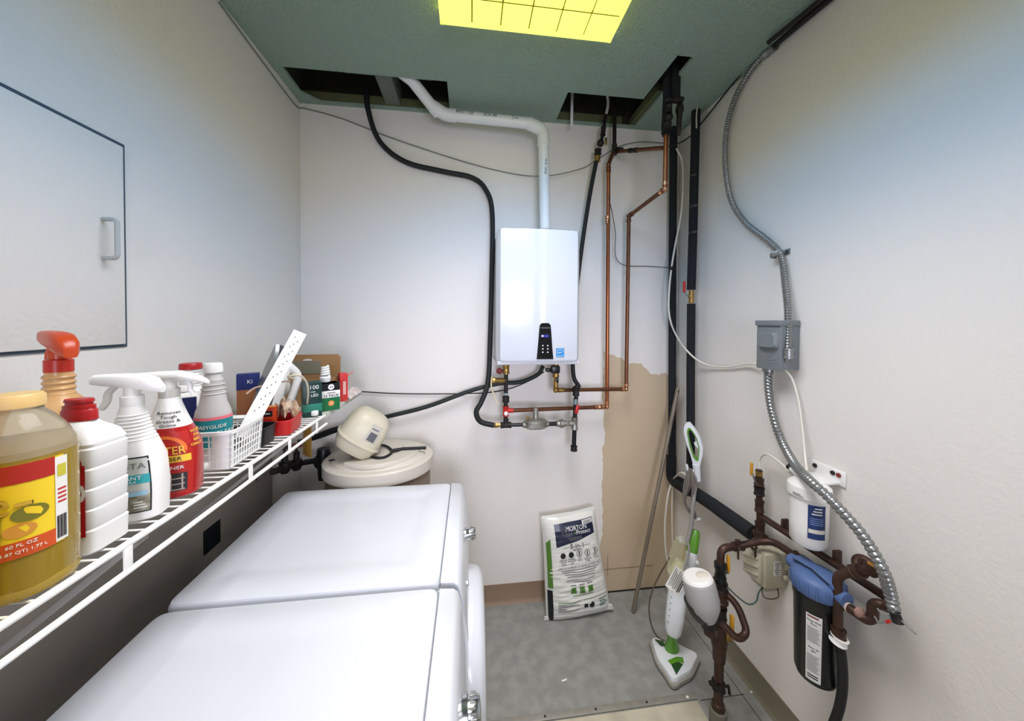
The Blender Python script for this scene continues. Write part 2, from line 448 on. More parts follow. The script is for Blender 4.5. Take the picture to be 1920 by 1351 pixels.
# grey board standing behind the machines
GB = mat('dark_grey_board', (136, 128, 118), .6, var=.06, scale=20)
T = thing('backing_board', 'dark grey board standing behind both machines under the wire shelf', 'board', (-.92, .9, 0), world=True)
part(T, 'panel', MB().bx((-.94, .05, 0), (-.925, 1.72, 1.305)), GB)
for y, z in ((.99, 1.04), (1.60, 1.03)): part(T, 'screw', MB().rev((-.926, y, z), (1, y, z), [(0, .005), (.002, .005), (.003, .002)], 10), IRON)
part(T, 'cable_slot', MB().bx((-.9255, 1.30, .90), (-.923, 1.38, .985)), BLACK_PL)

# ---------- wall-hung water heater ----------
WH = thing('water_heater', 'white tankless water heater hung on the back wall', 'water heater', (.355, D, 1.51), world=True)
x0, x1, yf, z0, z1 = .1353, .5753, 1.7159, 1.5106, 2.2056
def hsec(z, ins=0, bow=.012):
    pts = []
    a, b_ = x0 + ins, x1 - ins
    for i in range(25):
        u = -1 + 2 * i / 24; x = (a + b_) / 2 + u * (b_ - a) / 2
        e = max(0, abs(u) - .9) / .1
        y = yf + ins + bow * u * u + .03 * (1 - math.sqrt(max(0, 1 - e * e)))
        if abs(u) < .06: y += .005
        pts.append(V((x, y, z)))
    return pts + [V((b_, yf + .11, z)), V((a, yf + .11, z))]
part(WH, 'front_cover', MB().loft([hsec(z0 + .012, .004), hsec(z0 + .022, 0), hsec(z1 - .02, 0), hsec(z1 - .006, .004), hsec(z1, .014)]), WHITE_MET)
part(WH, 'case', MB().bx((x0 + .006, yf + .1, z0 + .006), (x1 - .006, D - .002, z1 - .006), .004), WHITE_MET)
part(WH, 'bottom_rail', MB().bx((x0 + .004, yf + .02, z0 - .008), (x1 - .004, D - .01, z0 + .012), .003), mat('rail_grey', (196, 198, 204), .4, var=.03))
cp = [(.3395, 1.545), (.4275, 1.545), (.4215, 1.60), (.414, 1.70), (.411, 1.722), (.40, 1.731), (.367, 1.731), (.356, 1.722), (.353, 1.70), (.345, 1.60)]
cp = [(x, z - .012) for x, z in cp]
pn = part(WH, 'control_panel', MB().prism(cp, yf - .003, yf + .01, 'y'), mat('gloss_black', (8, 9, 10), .12, var=.02), 'glossy black control panel')
part(pn, 'display', MB().bx((.362, yf - .0042, 1.642), (.405, yf - .0028, 1.662), .0005), mat('display_glass', (30, 32, 70), .1, emit=.25))
text(pn, '1', .014, (.368, yf - .0046, 1.652), (1, 0, 0), (0, 0, 1), mat('led_white', (210, 220, 255), .5, emit=1))
text(pn, '120', .011, (.388, yf - .0046, 1.652), (1, 0, 0), (0, 0, 1), mat('led_blue', (80, 90, 230), .5, emit=1))
text(pn, 'NAVIEN', .0125, (.384, yf - .0036, 1.694), (1, 0, 0), (0, 0, 1), GINK, sx=1.1)
for r_ in range(3):
    for c_ in range(2):
        z = 1.603 - r_ * .017; x = .371 + c_ * .026
        part(pn, 'button', MB().rev((x, yf - .0028, z), (x, yf - 1, z), [(0, .0035), (.0012, .0035), (.0016, .002)], 10), WINK)
sk = part(WH, 'rating_sticker', quad((.4635, yf - .0008, 1.566), (1, 0, 0), (0, 0, 1), .042, .045), mat('sticker_blue', (30, 130, 190), .5, var=.03), 'blue energy rating sticker')
aw = [(.016 * math.cos(PI * i / 10), .010 * math.sin(PI * i / 10)) for i in range(11)]
m = MB(); m.tube([V((.4635 + a, yf - .0022, 1.572 + b_)) for a, b_ in aw], .001, 6); part(sk, 'arc_mark', m, WINK)
m = MB(); m.tube(smooth([(.447, yf - .0022, 1.566), (.455, yf - .0022, 1.564), (.463, yf - .0022, 1.568), (.472, yf - .0022, 1.565)], 4), .0014, 6); part(sk, 'swash_mark', m, WINK)
text(sk, 'ENERGY STAR', .0055, (.4635, yf - .0018, 1.5485), (1, 0, 0), (0, 0, 1), WINK)

# ================= plumbing on the back wall =================
def elbow(m, p, r): m.ball(p, r * 1.25, 12, 8); return m
PVC = mat('white_pvc', (226, 228, 226), .35, var=.02)
# ---- white vent pipe ----
VP = thing('vent_pipe', 'white plastic vent pipe bending from the heater top up into the left ceiling opening', 'pipe', (0.4182,1.892,2.264), world=True)
v0, v1 = V((0.4184,1.892,2.246)), V((0.4057,1.892,2.747)); v2 = V((0.3491,1.902,2.837)); v3 = V((-0.1101,1.922,2.86)); v4 = V((-0.1765,1.922,2.861)); v5 = V((-0.3007,1.812,2.958))
part(VP, 'pipe', MB().tube([v0, v1], .0295, 24), PVC)
part(VP, 'pipe', MB().tube([v2, v3], .0295, 24), PVC)
part(VP, 'pipe', MB().tube([v4, v5, v5 + V((-.2, -.06, .1))], .0295, 24), PVC)
u1 = (v1 - v0).normalized(); u2 = (v3 - v2).normalized()
part(VP, 'elbow', MB().tube(fillet([v1 - u1 * .03, v1 + u1 * .055, v2 + u2 * .03], .07, 8), .0335, 24), PVC)
part(VP, 'elbow', MB().tube(fillet([v3 - u2 * .02, v3 + u2 * .03, v4 + (v5 - v4).normalized() * .05], .06, 8), .0335, 24), PVC)
part(VP, 'collar', MB().tube([v3 - u2 * .03, v3 - u2 * .018], .035, 24), PVC)
part(VP, 'collar', MB().tube([v1 - u1 * .035, v1 - u1 * .025], .035, 24), PVC)
for k in range(3):
    text(VP, ('PVC 1120', 'SCH 40', '2 in')[k], .021, v3 + (v2 - v3) * (.17 + .3 * k) + V((0, -.0305, .006)), v2 - v3, (0, -.2, 1), INK, sx=1.1)
text(VP, 'PVC  2 in', .018, v0 + (v1 - v0) * .68 + V((.004, -.0305, 0)), (0, 0, 1), (-1, 0, 0), INK, sx=1.2)

# ---- black gas hose on the left ----
pts = smooth([(-0.5789,2.006,3.038), (-0.5694,2.002,2.904), (-0.5118,2.022,2.742), (-0.371,2.022,2.636), (-0.1609,2.022,2.594), (0.0082,2.022,2.567), (0.0892,2.012,2.496), (0.1267,2.002,2.357), (0.1245,1.992,1.982), (0.115,1.962,1.609), (0.1015,1.922,1.385), (0.0648,1.892,1.281), (0.0353,1.882,1.225), (0.059,1.882,1.171), (0.1331,1.882,1.147)], 8)
single('gas_hose', MB().tube(pts, .0145, 12), BLACK_RUB, 'long black hose curving from left ceiling opening down to the gas regulator', 'hose', base=(-0.5694,2.002,2.904))
# ---- second hose, from the valve right of the vent down behind the heater ----
GH = thing('heater_hose', 'black hose from the brass valve behind the right side of the heater', 'hose', (0.6745,2.002,2.156), world=True)
part(GH, 'hose', MB().tube(smooth([(0.7376,1.952,2.676), (0.7043,1.972,2.468), (0.6645,1.992,2.154), (0.637,2.002,1.865), (0.5989,1.932,1.454), (0.6255,1.892,1.348)], 8), .0125, 12), BLACK_RUB)
m = MB(); fitting(m, (0.744,1.952,2.689), (.03, 0, 1), .017, .03); part(GH, 'nut', m, BRASS, 'brass nut')
# iron supply with valve
GV = thing('gas_supply_valve', 'aged black shut-off valve under a thin pipe beside the right ceiling opening', 'valve', (0.7688,1.952,2.841), world=True)
part(GV, 'pipe', MB().tube(smooth([(0.7692,1.952,2.803), (0.7816,1.952,2.873), (0.794,1.952,2.952)], 4), .010, 10), IRON)
part(GV, 'flexible_tube', MB().tube(smooth([(0.794,1.952,2.946), (0.8065,1.952,3.013), (0.7871,1.922,3.048), (0.6921,1.763,2.958), (0.6592,1.819,2.998)], 5), .008, 10), mat('cream_tube', (206, 204, 188), .5, var=.05))
m = MB(); fitting(m, (0.7785,1.952,2.854), (.1, 0, 1), .014, .05); m.ball((0.7628,1.952,2.784), .021); fitting(m, (0.7469,1.952,2.73), (.03, 0, 1), .019, .03)
part(GV, 'valve_body', m, IRON)
m = MB(); m.box(V((0.7874,1.932,2.785)), (.014, .012, .045), .004); part(GV, 'lever', m, BRASS)

# ---- condensate hose and thin cable ----
single('drain_hose', MB().tube(smooth([(0.418,1.922,1.469), (0.3911,1.942,1.417), (0.2921,1.972,1.37), (0.1681,1.992,1.359), (-0.0033,2.002,1.316), (-0.2478,2.002,1.231), (-0.4853,2.002,1.176), (-0.6876,2.002,1.128), (-0.8306,1.992,1.082), (-0.8973,1.91,1.084)], 7), .0125, 12), mat('dark_green_rubber', (24, 34, 32), .5, var=.15), 'thick dark hose running from under the heater left to behind the beige dome', 'hose')
single('thin_cable', MB().tube(smooth([(-0.671,2.04,1.322), (-0.3743,2.04,1.3), (0.0283,2.037,1.295), (0.2029,2.022,1.314), (0.3239,1.972,1.366), (0.4245,1.922,1.435)], 6), .0032, 8), BLACK_RUB, 'thin black cable stretched along the wall left of the heater', 'cable')
TWINE = mat('grey_cable', (120, 126, 120), .6, var=.1)
single('ceiling_cable', MB().tube(smooth([(-0.9413,1.426,2.922), (-0.9413,1.659,2.906), (-0.9413,1.983,2.891), (-0.9175,2.044,2.908), (-0.7257,2.044,2.867), (-0.4198,2.044,2.768), (-0.0077,2.044,2.66), (0.2788,2.04,2.609), (0.4547,1.952,2.575), (0.6467,1.952,2.627), (0.7352,1.972,2.685), (0.9069,2.022,2.807), (1.051,2.032,2.852), (1.211,2.032,2.856)], 6), .003, 8), TWINE, 'thin grey cable drooping along the left corner and across behind the vent pipe', 'cable', base=(-0.7257,2.044,2.867))
single('corner_wire', MB().tube(smooth([(0.9027,2.012,2.776), (1.141,2.002,2.796), (1.272,1.908,2.815), (1.302,1.786,2.864), (1.312,1.567,2.935), (1.317,1.389,2.963), (1.317,1.299,2.96)], 6), .0042, 8), BLACK_RUB, 'black wire slanting up the top right corner beside the flexible conduit', 'wire')

# ---- copper pipe pair ----
def coupling(m, a, d, r, l=.03): return fitting(m, a, d, r, l)
CA = thing('copper_pipe', 'copper pipe nearest the heater, running down from the right ceiling opening', 'pipe', (0.8219,1.952,1.239), world=True)
a0, a1, a2, a3, a4 = [V(p) for p in ((0.8463,1.952,3.003), (0.849,1.952,2.752), (0.8135,1.952,2.662), (0.8188,1.952,1.216), (0.2194,1.882,1.228))]
rA = .0115
part(CA, 'upper_pipe', MB().tube([a0 + V((0, 0, .2)), a1], rA, 14), IRON, 'blackened upper pipe')
part(CA, 'offset_pipe', MB().tube([a1, a2], rA, 14), COPPER_D)
part(CA, 'upright_pipe', MB().tube([a2, a3], rA, 14), COPPER)
part(CA, 'lower_pipe', MB().tube([a3, a4], rA, 14), COPPER_D)
m = MB(); elbow(m, a2, rA); coupling(m, a2 - V((0, 0, .03)), (0, 0, 1), rA * 1.18)
part(CA, 'elbow', m, COPPER_D)
m = MB(); coupling(m, (0.8104,1.952,2.334), (0, 0, 1), rA * 1.15, .045); part(CA, 'coupling', m, SOLDER)
m = MB(); elbow(m, a3, rA); coupling(m, a3 + V((0, 0, .025)), (0, 0, 1), rA * 1.18, .02); coupling(m, a3 + (a4 - a3).normalized() * .03, a4 - a3, rA * 1.18, .02); coupling(m, a3 + (a4 - a3).normalized() * .065, a4 - a3, rA * 1.2, .035); part(CA, 'elbow', m, SOLDER)
m = MB(); coupling(m, a1, (0, 0, 1), rA * 1.25, .06); coupling(m, a1 + V((.03, 0, 0)), (1, 0, 0), rA * 1.2, .04); part(CA, 'tee', m, IRON)
h0, h1 = V((0.8691,1.952,2.741)), V((0.9746,1.64,2.614))
part(CA, 'branch_pipe', MB().tube([h0, h1], rA * .9, 12), COPPER_D)
m = MB(); coupling(m, h0 + (h1 - h0) * .38, h1 - h0, rA * 1.1, .06); part(CA, 'coupling', m, IRON)

CB = thing('copper_pipe', 'copper pipe with a slanted offset, second from the heater', 'pipe', (0.9389,1.952,1.333), world=True)
b0, b1, b2, b3, b4 = [V(p) for p in ((0.9761,1.62,2.676), (0.9742,1.62,2.399), (0.9486,1.962,2.365), (0.9438,1.962,1.318), (0.4896,1.902,1.333))]
part(CB, 'upper_pipe', MB().tube([b0, b1], rA, 14), COPPER)
part(CB, 'slanted_pipe', MB().tube([b1, b2], rA, 14), COPPER_D)
part(CB, 'upright_pipe', MB().tube([b2, b3], rA, 14), COPPER_D)
part(CB, 'lower_pipe', MB().tube([b3, b4], rA, 14), COPPER_D)
for p, q, s_ in ((b1, b0, b2), (b2, b1, b3), (b3, b2, b4)):
    m = MB(); elbow(m, p, rA)
    for t_ in (q, s_): coupling(m, p + (t_ - p).normalized() * .026, t_ - p, rA * 1.18, .018)
    part(CB, 'elbow', m, SOLDER if p is not b2 else COPPER_D)
m = MB(); coupling(m, b0 + V((0, 0, .02)), (0, 0, 1), rA * 1.5, .06); part(CB, 'adapter', m, IRON)
# isolation valve under the heater, right of centre
IV = thing('isolation_valve', 'brass and black valve under the heater at the end of the slanted copper pipe', 'valve', (0.4896,1.902,1.336), world=True)
part(IV, 'union', MB().rev((0.4885,1.902,1.484), (0.4894,1.902,1.367), [(0, .016), (.012, .016), (.014, .024), (.03, .024), (.034, .017), (.06, .017), (.06, .02), (.075, .02), (.08, .013), (.12, .013)], 16), BRASS)
part(IV, 'valve_body', MB().box((0.4817,1.887,1.455), (.05, .04, .045), .008).box((0.4414,1.887,1.452), (.03, .03, .022), .006), BLACK_PL, 'black valve body')
m = MB(); elbow(m, b4, rA * 1.1); coupling(m, b4 + V((.03, 0, 0)), (1, 0, 0), rA * 1.2, .03); coupling(m, b4 + V((0, 0, .03)), (0, 0, 1), rA * 1.2, .03); part(IV, 'elbow', m, BRASS)
part(IV, 'lever', MB().box((0.4907,1.872,1.397), (.014, .014, .03), .003), BLACK_PL)
# ---- left valve column ----
LV = thing('hot_outlet_valve', 'black pipe column with red handles under the left end of the heater', 'valve', (0.1927,1.882,1.166), world=True)
c0, c1 = V((0.2001,1.882,1.483)), V((0.1987,1.882,1.157)); ln = (c0 - c1).length
part(LV, 'column', MB().tube([c0, c1], .0115, 14), IRON)
def band(name, py, r, l, mt, px=949, par=LV, lab=None):
    m = MB(); fitting(m, FNB(px, py, .17), (0, 0, 1), r, l); return part(par, name, m, mt, lab)
def FNB(px, py, off):
    # interpolate along the column by height
    t_ = (py - 684) / (793 - 684); return c0.lerp(c1, t_)
band('brass_top', 692, .018, .05, BRASS)
band('union', 748, .019, .03, IRON); band('nipple', 738, .0125, .012, mat('bluish_tape', (150, 170, 176), .5))
band('valve_body', 770, .016, .055, RED_PL, lab='red valve body')
part(LV, 'dial', MB().rev(FNB(0, 773, 0) + V((0, -.015, 0)), FNB(0, 773, 0) + V((0, -1, 0)), [(0, .011), (.008, .011), (.01, .007)], 14), WHITE_PL)
part(LV, 'side_outlet', MB().tube([FNB(0, 769, 0), V((0.2405,1.882,1.228))], .0135, 12), RED_PL)
hw = V((0.1615,1.882,1.451)); m = MB(); m.rev(hw, hw + V((0, -1, 0)), [(-.006, .006), (.0, .018), (.008, .018), (.012, .008)], 10)
part(LV, 'hand_wheel', m, DRED, 'dark red hand wheel')
part(LV, 'hand_wheel_stem', MB().tube([hw, FNB(0, 694, 0)], .005, 8), IRON)
part(LV, 'relief_valve', MB().tube([(0.1195,1.872,1.403), (0.1916,1.882,1.397)], .0135, 12).box((0.1306,1.862,1.404), (.025, .028, .03), .004), BRASS)
m = MB().tube(smooth([(0.1181,1.852,1.423), (0.1154,1.852,1.377), (0.1273,1.852,1.33), (0.145,1.852,1.288), (0.1597,1.852,1.27)], 4), .004, 6); part(LV, 'hanging_tag', m, mat('cream_tag', (214, 202, 160), .6), 'cream tag strip')

# ---- gas regulator line ----
GR = thing('gas_regulator', 'grey gas regulator with pipe fittings in a row under the heater', 'regulator', (0.3656,1.882,1.14), world=True)
def gp(px, py=797): 
    k = (px - 926) / (1083 - 926); return V((0.1331,1.882,1.147)).lerp(V((0.6145,1.882,1.144)), k)
part(GR, 'hose_nut', MB().rev(gp(926), gp(940), [(0, .012), (.004, .0155), (.02, .0155), (.022, .012), (.035, .012)], 6), BRASS, 'brass hex nut')
m = MB(); fitting(m, gp(948), (1, 0, 0), .016, .06); m.cyl(gp(948), gp(948) + V((0, 0, .035)), .015); part(GR, 'tee', m, IRON)
part(GR, 'nipple', MB().tube([gp(958), gp(980)], .0105, 12), BLACK_PL)
b_ = gp(1003)
part(GR, 'regulator_body', MB().loft([se(.062 * k, .036 * k2, p, z, b_.x, b_.y, 32) for k, k2, p, z in ((.8, .8, 3, b_.z - .022), (1, 1, 3, b_.z - .014), (1, 1, 3, b_.z + .008), (1.04, 1.25, 2.4, b_.z + .011), (1.04, 1.25, 2.4, b_.z + .02), (.9, 1.0, 2.2, b_.z + .028), (.35, .45, 2, b_.z + .036))]), ALU)
part(GR, 'end_boss', MB().rev(b_ + V((-.075, 0, 0)), b_, [(0, .016), (.012, .02), (.03, .02)], 8), ALU)
part(GR, 'end_boss', MB().rev(b_ + V((.075, 0, 0)), b_, [(0, .016), (.012, .02), (.03, .02)], 8), ALU)
part(GR, 'vent_stack', MB().rev(b_ + V((0, 0, .025)), b_ + V((0, 0, 1)), [(0, .018), (.01, .0155), (.07, .0155), (.072, .012)], 18), ALU)
part(GR, 'vent_plug', MB().rev(b_ + V((-.045, 0, .018)), b_ + V((-.045, 0, 1)), [(0, .007), (.016, .007), (.018, .009), (.024, .009)], 8), BRASS)
part(GR, 'nipple', MB().tube([gp(1024), gp(1042)], .012, 12), BLACK_PL)
part(GR, 'union', MB().rev(gp(1042), gp(1083), [(0, .014), (.006, .019), (.02, .019), (.022, .025), (.042, .025), (.044, .018), (.06, .018), (.062, .014)], 8), ALU)
t0 = gp(1077); m = MB(); fitting(m, t0, (0, 0, 1), .0175, .07); m.cyl(t0, t0 - V((.035, 0, 0)), .0165); part(GR, 'tee', m, ALU)
part(GR, 'drip_leg', MB().tube([t0 - V((0, 0, .03)), V((0.5936,1.882,1.015))], .013, 14), BLACK_PL)
m = MB(); fitting(m, (0.5937,1.882,1), (0, 0, 1), .018, .028); part(GR, 'cap', m, IRON)
part(GR, 'riser', MB().tube([t0, V((0.6065,1.882,1.344))], .0125, 14), IRON)
m = MB(); fitting(m, (0.6034,1.882,1.329), (0, 0, 1), .018, .05); elbow(m, (0.6096,1.882,1.35), .0145); part(GR, 'elbow', m, IRON)
m = MB(); fitting(m, (0.6008,1.882,1.27), (0, 0, 1), .0145, .03); part(GR, 'coupling', m, mat('bluish_steel', (130, 146, 148), .4, .6))
part(GR, 'gas_cock_handle', MB().box((0.6026,1.857,1.231), (.02, .014, .05), .005, Matrix.Rotation(.25, 3, 'Y')), RED_PL, 'red handle')

# ---- insulated black pipes in the corner ----
P1 = thing('insulated_pipe', 'black foam-covered pipe standing left of the room corner', 'pipe', (1.289,2.012,0.7516), world=True)
part(P1, 'foam_sleeve', MB().tube([(1.255,2.002,2.949), (1.26,2.002,2.074), (1.275,2.002,0.8251)], .0225, 18), FOAM)
part(P1, 'foam_elbow', MB().tube(fillet([(1.27,2.002,0.8764), (1.269,2.002,0.7298), (1.262,1.822,0.7452)], .05), .030, 16), FOAM)
part(P1, 'top_pipe', MB().tube([(1.256,2.002,2.903), (1.256,2.002,3.133)], .012, 10), IRON)
P1b = part(P1, 'slanting_sleeve', MB().tube([(1.262,1.914,0.7547), (1.262,1.605,0.7757), (1.262,1.364,0.7816)], .034, 18), FOAM, 'foam sleeve along the right wall')
P2 = thing('insulated_pipe', 'black foam-covered pipe with a red lever valve, right of the room corner', 'pipe', (1.292,1.834,0.8636), world=True)
part(P2, 'foam_sleeve', MB().tube([(1.282,1.828,2.962), (1.282,1.84,2.234), (1.282,1.848,1.917)], .0235, 18), FOAM)
part(P2, 'foam_sleeve', MB().tube([(1.282,1.846,1.835), (1.282,1.842,1.427), (1.282,1.828,0.7884)], .0225, 18), FOAM)
p_ = V((1.282,1.847,1.876)); m = MB(); m.ball(p_, .018); fitting(m, p_ + V((0, 0, .022)), (0, 0, 1), .014, .03); fitting(m, p_ - V((0, 0, .022)), (0, 0, 1), .014, .03)
part(P2, 'valve_body', m, BRASS)
part(P2, 'valve_lever', MB().tube([p_, (1.242,1.833,1.887), (1.232,1.838,1.909)], .0035, 8), STEEL)
part(P2, 'lever_grip', MB().tube([(1.232,1.838,1.899), (1.232,1.839,1.964)], .0075, 10), RED_PL, 'red lever grip')
part(P2, 'bare_pipe_end', MB().tube([(1.282,1.814,2.936), (1.282,1.806,2.972)], .012, 10), IRON)
part(P2, 'cream_wire', MB().tube(smooth([(1.277,1.803,2.976), (1.254,1.783,2.888), (1.254,1.781,2.813)], 4), .0035, 6), OFFWHITE)
for py, s_ in ((386, '51100'), (434, '51100'), (330, 'VW')):
    text(P2, s_, .018, V((1.252,1.801,2.386)) + V((-.0, -.0, (386 - py) * .0031)), (.72, -.7, 0), (0, 0, 1), GINK)
# ---- dark pipe cluster rising into the right opening ----
PC = thing('pipe_cluster', 'dark valve and tee pipes rising into the narrow right ceiling opening', 'pipe', (0.9789,1.62,2.676), world=True)
part(PC, 'foam_sleeve', MB().tube([(0.9699,1.62,2.708), (0.9765,1.62,2.849), V((0.9802,1.62,2.995)) + V((0, 0, .25))], .018, 14), FOAM)
part(PC, 'main_pipe', MB().tube([(1.01,1.6,2.836), (1.011,1.6,2.957), V((1.011,1.6,2.957)) + V((0, 0, .25))], .023, 14), FOAM)
m = MB(); m.tube([(0.9641,1.59,2.823), (1.035,1.59,2.829)], .012, 12); fitting(m, (1.004,1.59,2.826), (1, 0, 0), .016, .035); m.ball((1.035,1.59,2.829), .015); m.ball((0.9641,1.59,2.823), .015)
part(PC, 'tee', m, IRON)
m = MB(); fitting(m, (0.9704,1.59,2.777), (0, 0, 1), .015, .04); m.ball((0.971,1.59,2.738), .02); fitting(m, (0.9659,1.59,2.696), (0, 0, 1), .017, .03); part(PC, 'valve_body', m, IRON)
m = MB(); m.rev((1.029,1.59,2.808), (1.025,1.59,2.69), [(0, .012), (.01, .017), (.03, .02), (.05, .014), (.1, .012), (.15, .010), (.155, .006)], 12); part(PC, 'side_leg', m, IRON)
m = MB(); fitting(m, (0.973,1.62,2.692), (0, 0, 1), .019, .03); part(PC, 'reducer', m, FOAM)
# short white tube ends hanging in the right opening
WT = thing('hanging_tube', 'short white tube end hanging out of the right ceiling opening', 'tube', (0.5865,1.952,2.871), world=True)
part(WT, 'tube', MB().tube(fillet([(0.5865,1.952,2.871), V((0.5865,1.952,2.871)) + V((0, 0, .22)), V((0.5865,1.952,2.871)) + V((.1, 0, .24))], .03), .0085, 12), PVC)

# ================= white tubing and thin wires =================
TUBE = mat('white_tubing', (222, 218, 204), .4, var=.03)
TB = thing('water_tube', 'white plastic tube looping down beside the corner pipes to the grey box', 'tube', (1.282,1.895,1.563), world=True)
part(TB, 'tube', MB().tube(smooth([(1.25,1.962,2.79), (1.286,1.962,2.721), (1.291,1.952,2.587), (1.274,1.942,2.389), (1.238,1.942,2.193), (1.216,1.942,2.057), (1.204,1.942,1.933), (1.202,1.942,1.804), (1.221,1.942,1.713), (1.267,1.952,1.634), (1.242,1.825,1.566), (1.282,1.782,1.512), (1.312,1.705,1.488), (1.317,1.578,1.502), (1.312,1.472,1.53), (1.302,1.397,1.536)], 6), .0052, 10), TUBE)
m = MB(); fitting(m, (1.216,1.942,2.054), (0, .0, 1), .0075, .022); part(TB, 'cable_tie', m, BLACK_PL, 'black tie')
single('control_wire', MB().tube(smooth([(0.8093,1.937,2.461), (0.8485,1.972,2.38), (0.8789,1.992,2.258), (0.8809,2.002,2.162), (0.8987,2.002,2.104), (0.9577,2.002,2.073), (1.097,2.002,2.073), (1.225,1.962,2.06)], 6), .0026, 8), mat('brown_wire', (82, 70, 58), .5), 'thin brown wire hooked between copper pipe and corner pipe', 'wire')
single('filter_tube', MB().tube(smooth([(1.282,1.243,1.535), (1.302,1.229,1.495), (1.307,1.207,1.417), (1.302,1.185,1.317), (1.282,1.154,1.224), (1.252,1.119,1.174)], 6), .0042, 10), TUBE, 'thin white tube from under the grey box down to the white filter', 'tube')
single('valve_tube', MB().tube(smooth([(1.272,1.345,1.088), (1.272,1.348,1.118), (1.272,1.332,1.148), (1.267,1.298,1.164), (1.257,1.24,1.159), (1.247,1.187,1.145), (1.242,1.16,1.13)], 6), .005, 10), TUBE, 'short white tube arching from the yellow lever valve to the white filter', 'tube')
single('floor_tube', MB().tube(smooth([(1.222,1.775,0.853), (1.212,1.81,0.8596), (1.258,1.962,0.7424), (1.224,1.962,0.6438), (1.202,1.952,0.4837), (1.196,1.932,0.3306), (1.209,1.912,0.2182)], 6), .0055, 10), TUBE, 'white tube hanging from the corner elbow behind the mop', 'tube')
single('corner_tube', MB().tube(smooth([(1.267,1.982,0.7156), (1.266,1.982,0.5293), (1.266,1.972,0.3388)], 5), .0045, 10), TUBE, 'second white tube hanging straight behind the mop tank', 'tube')

# ================= right wall: electrics =================
CONDUIT = mat('flex_conduit', (150, 152, 150), .32, .85, var=.15, scale=80)
def conduit(name, label, pts, r, pitch, clampat=None):
    T = thing(name, label, 'conduit', pts[0], world=True)
    part(T, 'armour', corrug([V(p) for p in pts], r, pitch, r * .24, 14), CONDUIT)
    return T
UC = conduit('flexible_conduit', 'upper flexible metal conduit curving from the ceiling corner to the grey box', [(1.312,1.4,2.938), (1.312,1.485,2.916), (1.31,1.57,2.845), (1.307,1.62,2.714), (1.307,1.624,2.538), (1.307,1.584,2.354), (1.31,1.497,2.213), (1.312,1.383,2.107), (1.312,1.318,2.041), (1.31,1.292,1.986), (1.302,1.27,1.894), (1.287,1.241,1.782), (1.277,1.227,1.673), (1.272,1.223,1.619)], .0135, .0115)
m = MB(); fitting(m, (1.272,1.223,1.604), (0, 0, 1), .0185, .04); m.tube([(1.272,1.221,1.605), (1.272,1.234,1.575), (1.272,1.248,1.58)], .013, 10); part(UC, 'box_connector', m, STEEL)
RC = thing('rigid_conduit', 'pair of straight dark conduits along the top edge of the right wall', 'conduit', (1.312,1.357,2.932), world=True)
part(RC, 'pipe', MB().tube([(1.312,1.367,2.936), (1.312,1.236,2.928), (1.312,1.087,2.919)], .0115, 12), IRON)
part(RC, 'pipe', MB().tube([(1.255,1.324,2.918), (1.272,1.199,2.918), (1.285,1.091,2.918)], .009, 12), IRON)
m = MB(); d_ = V((1.312,1.331,2.934)) - V((1.312,1.384,2.937)); fitting(m, (1.312,1.373,2.933), d_, .0185, .05); fitting(m, (1.312,1.395,2.934), d_, .0165, .03); part(RC, 'coupling', m, STEEL)
CL = thing('conduit_clamp', 'steel one-hole clamp holding the upper flexible conduit to the wall', 'clamp', (1.332,1.319,2.021), world=True)
c_ = V((1.332,1.322,2.022)); m = MB()
m.tube([c_ + V((-.004, .02, 0)), c_ + V((-.032, .016, 0)), c_ + V((-.039, 0, 0)), c_ + V((-.032, -.016, 0)), c_ + V((-.004, -.02, 0)), c_ + V((-.003, -.045, 0))], .004, 8)
m.v = [V((v.x, v.y, c_.z + (v.z - c_.z) * 3 + (v.y - c_.y) * -.15)) for v in m.v]
part(CL, 'strap', m, STEEL); part(CL, 'screw', MB().rev(c_ + V((-.005, -.036, .005)), c_ + V((-1, -.036, .005)), [(0, .005), (.003, .005), (.004, .002)], 10), IRON)

# disconnect box
DX = thing('disconnect_box', 'grey metal electrical disconnect box on the right wall', 'electrical box', (R, 1.275, 1.53), world=True)
ya, yb, za, zb = 1.228, 1.337, 1.535, 1.737
part(DX, 'enclosure', MB().bx((R - .078, ya, za), (R, yb, zb - .004), .003), GREYBOX)
lid = part(DX, 'cover', MB().bx((R - .092, ya - .003, za - .004), (R - .076, yb + .003, zb - .012), .003).bx((R - .1, ya - .005, zb - .022), (R - .004, yb + .005, zb), .003), GREYBOX)
b = MB(); b.loft([[V((R - .091 - d_, 1.275 + y * k, 1.655 + z * k2)) for y, z in [(p.x, p.y) for p in se(.044, .036, 5, 0, n=28)]] for d_, k, k2 in ((0, 1.05, 1.05), (.012, 1, 1), (.02, .85, .8))])
part(lid, 'handle_bulge', b, GREYBOX)
lg = MB(); lg.tube([(R - .0925, 1.30, 1.575), (R - .0925, 1.27, 1.572), (R - .0925, 1.245, 1.576)], .0012, 6); lg.tube([(R - .0925, 1.285, 1.585), (R - .0925, 1.262, 1.59), (R - .0925, 1.25, 1.60)], .0012, 6); lg.tube([(R - .0925, 1.29, 1.562), (R - .0925, 1.262, 1.560)], .0012, 6)
part(lid, 'embossed_mark', lg, GREYBOX)['kind'] = 'stuff'
m = MB(); fitting(m, (1.282,1.321,1.523), (0, 0, 1), .017, .022); m.box(V((1.272,1.329,1.522)), (.02, .012, .014), .003); part(DX, 'cable_connector', m, STEEL)
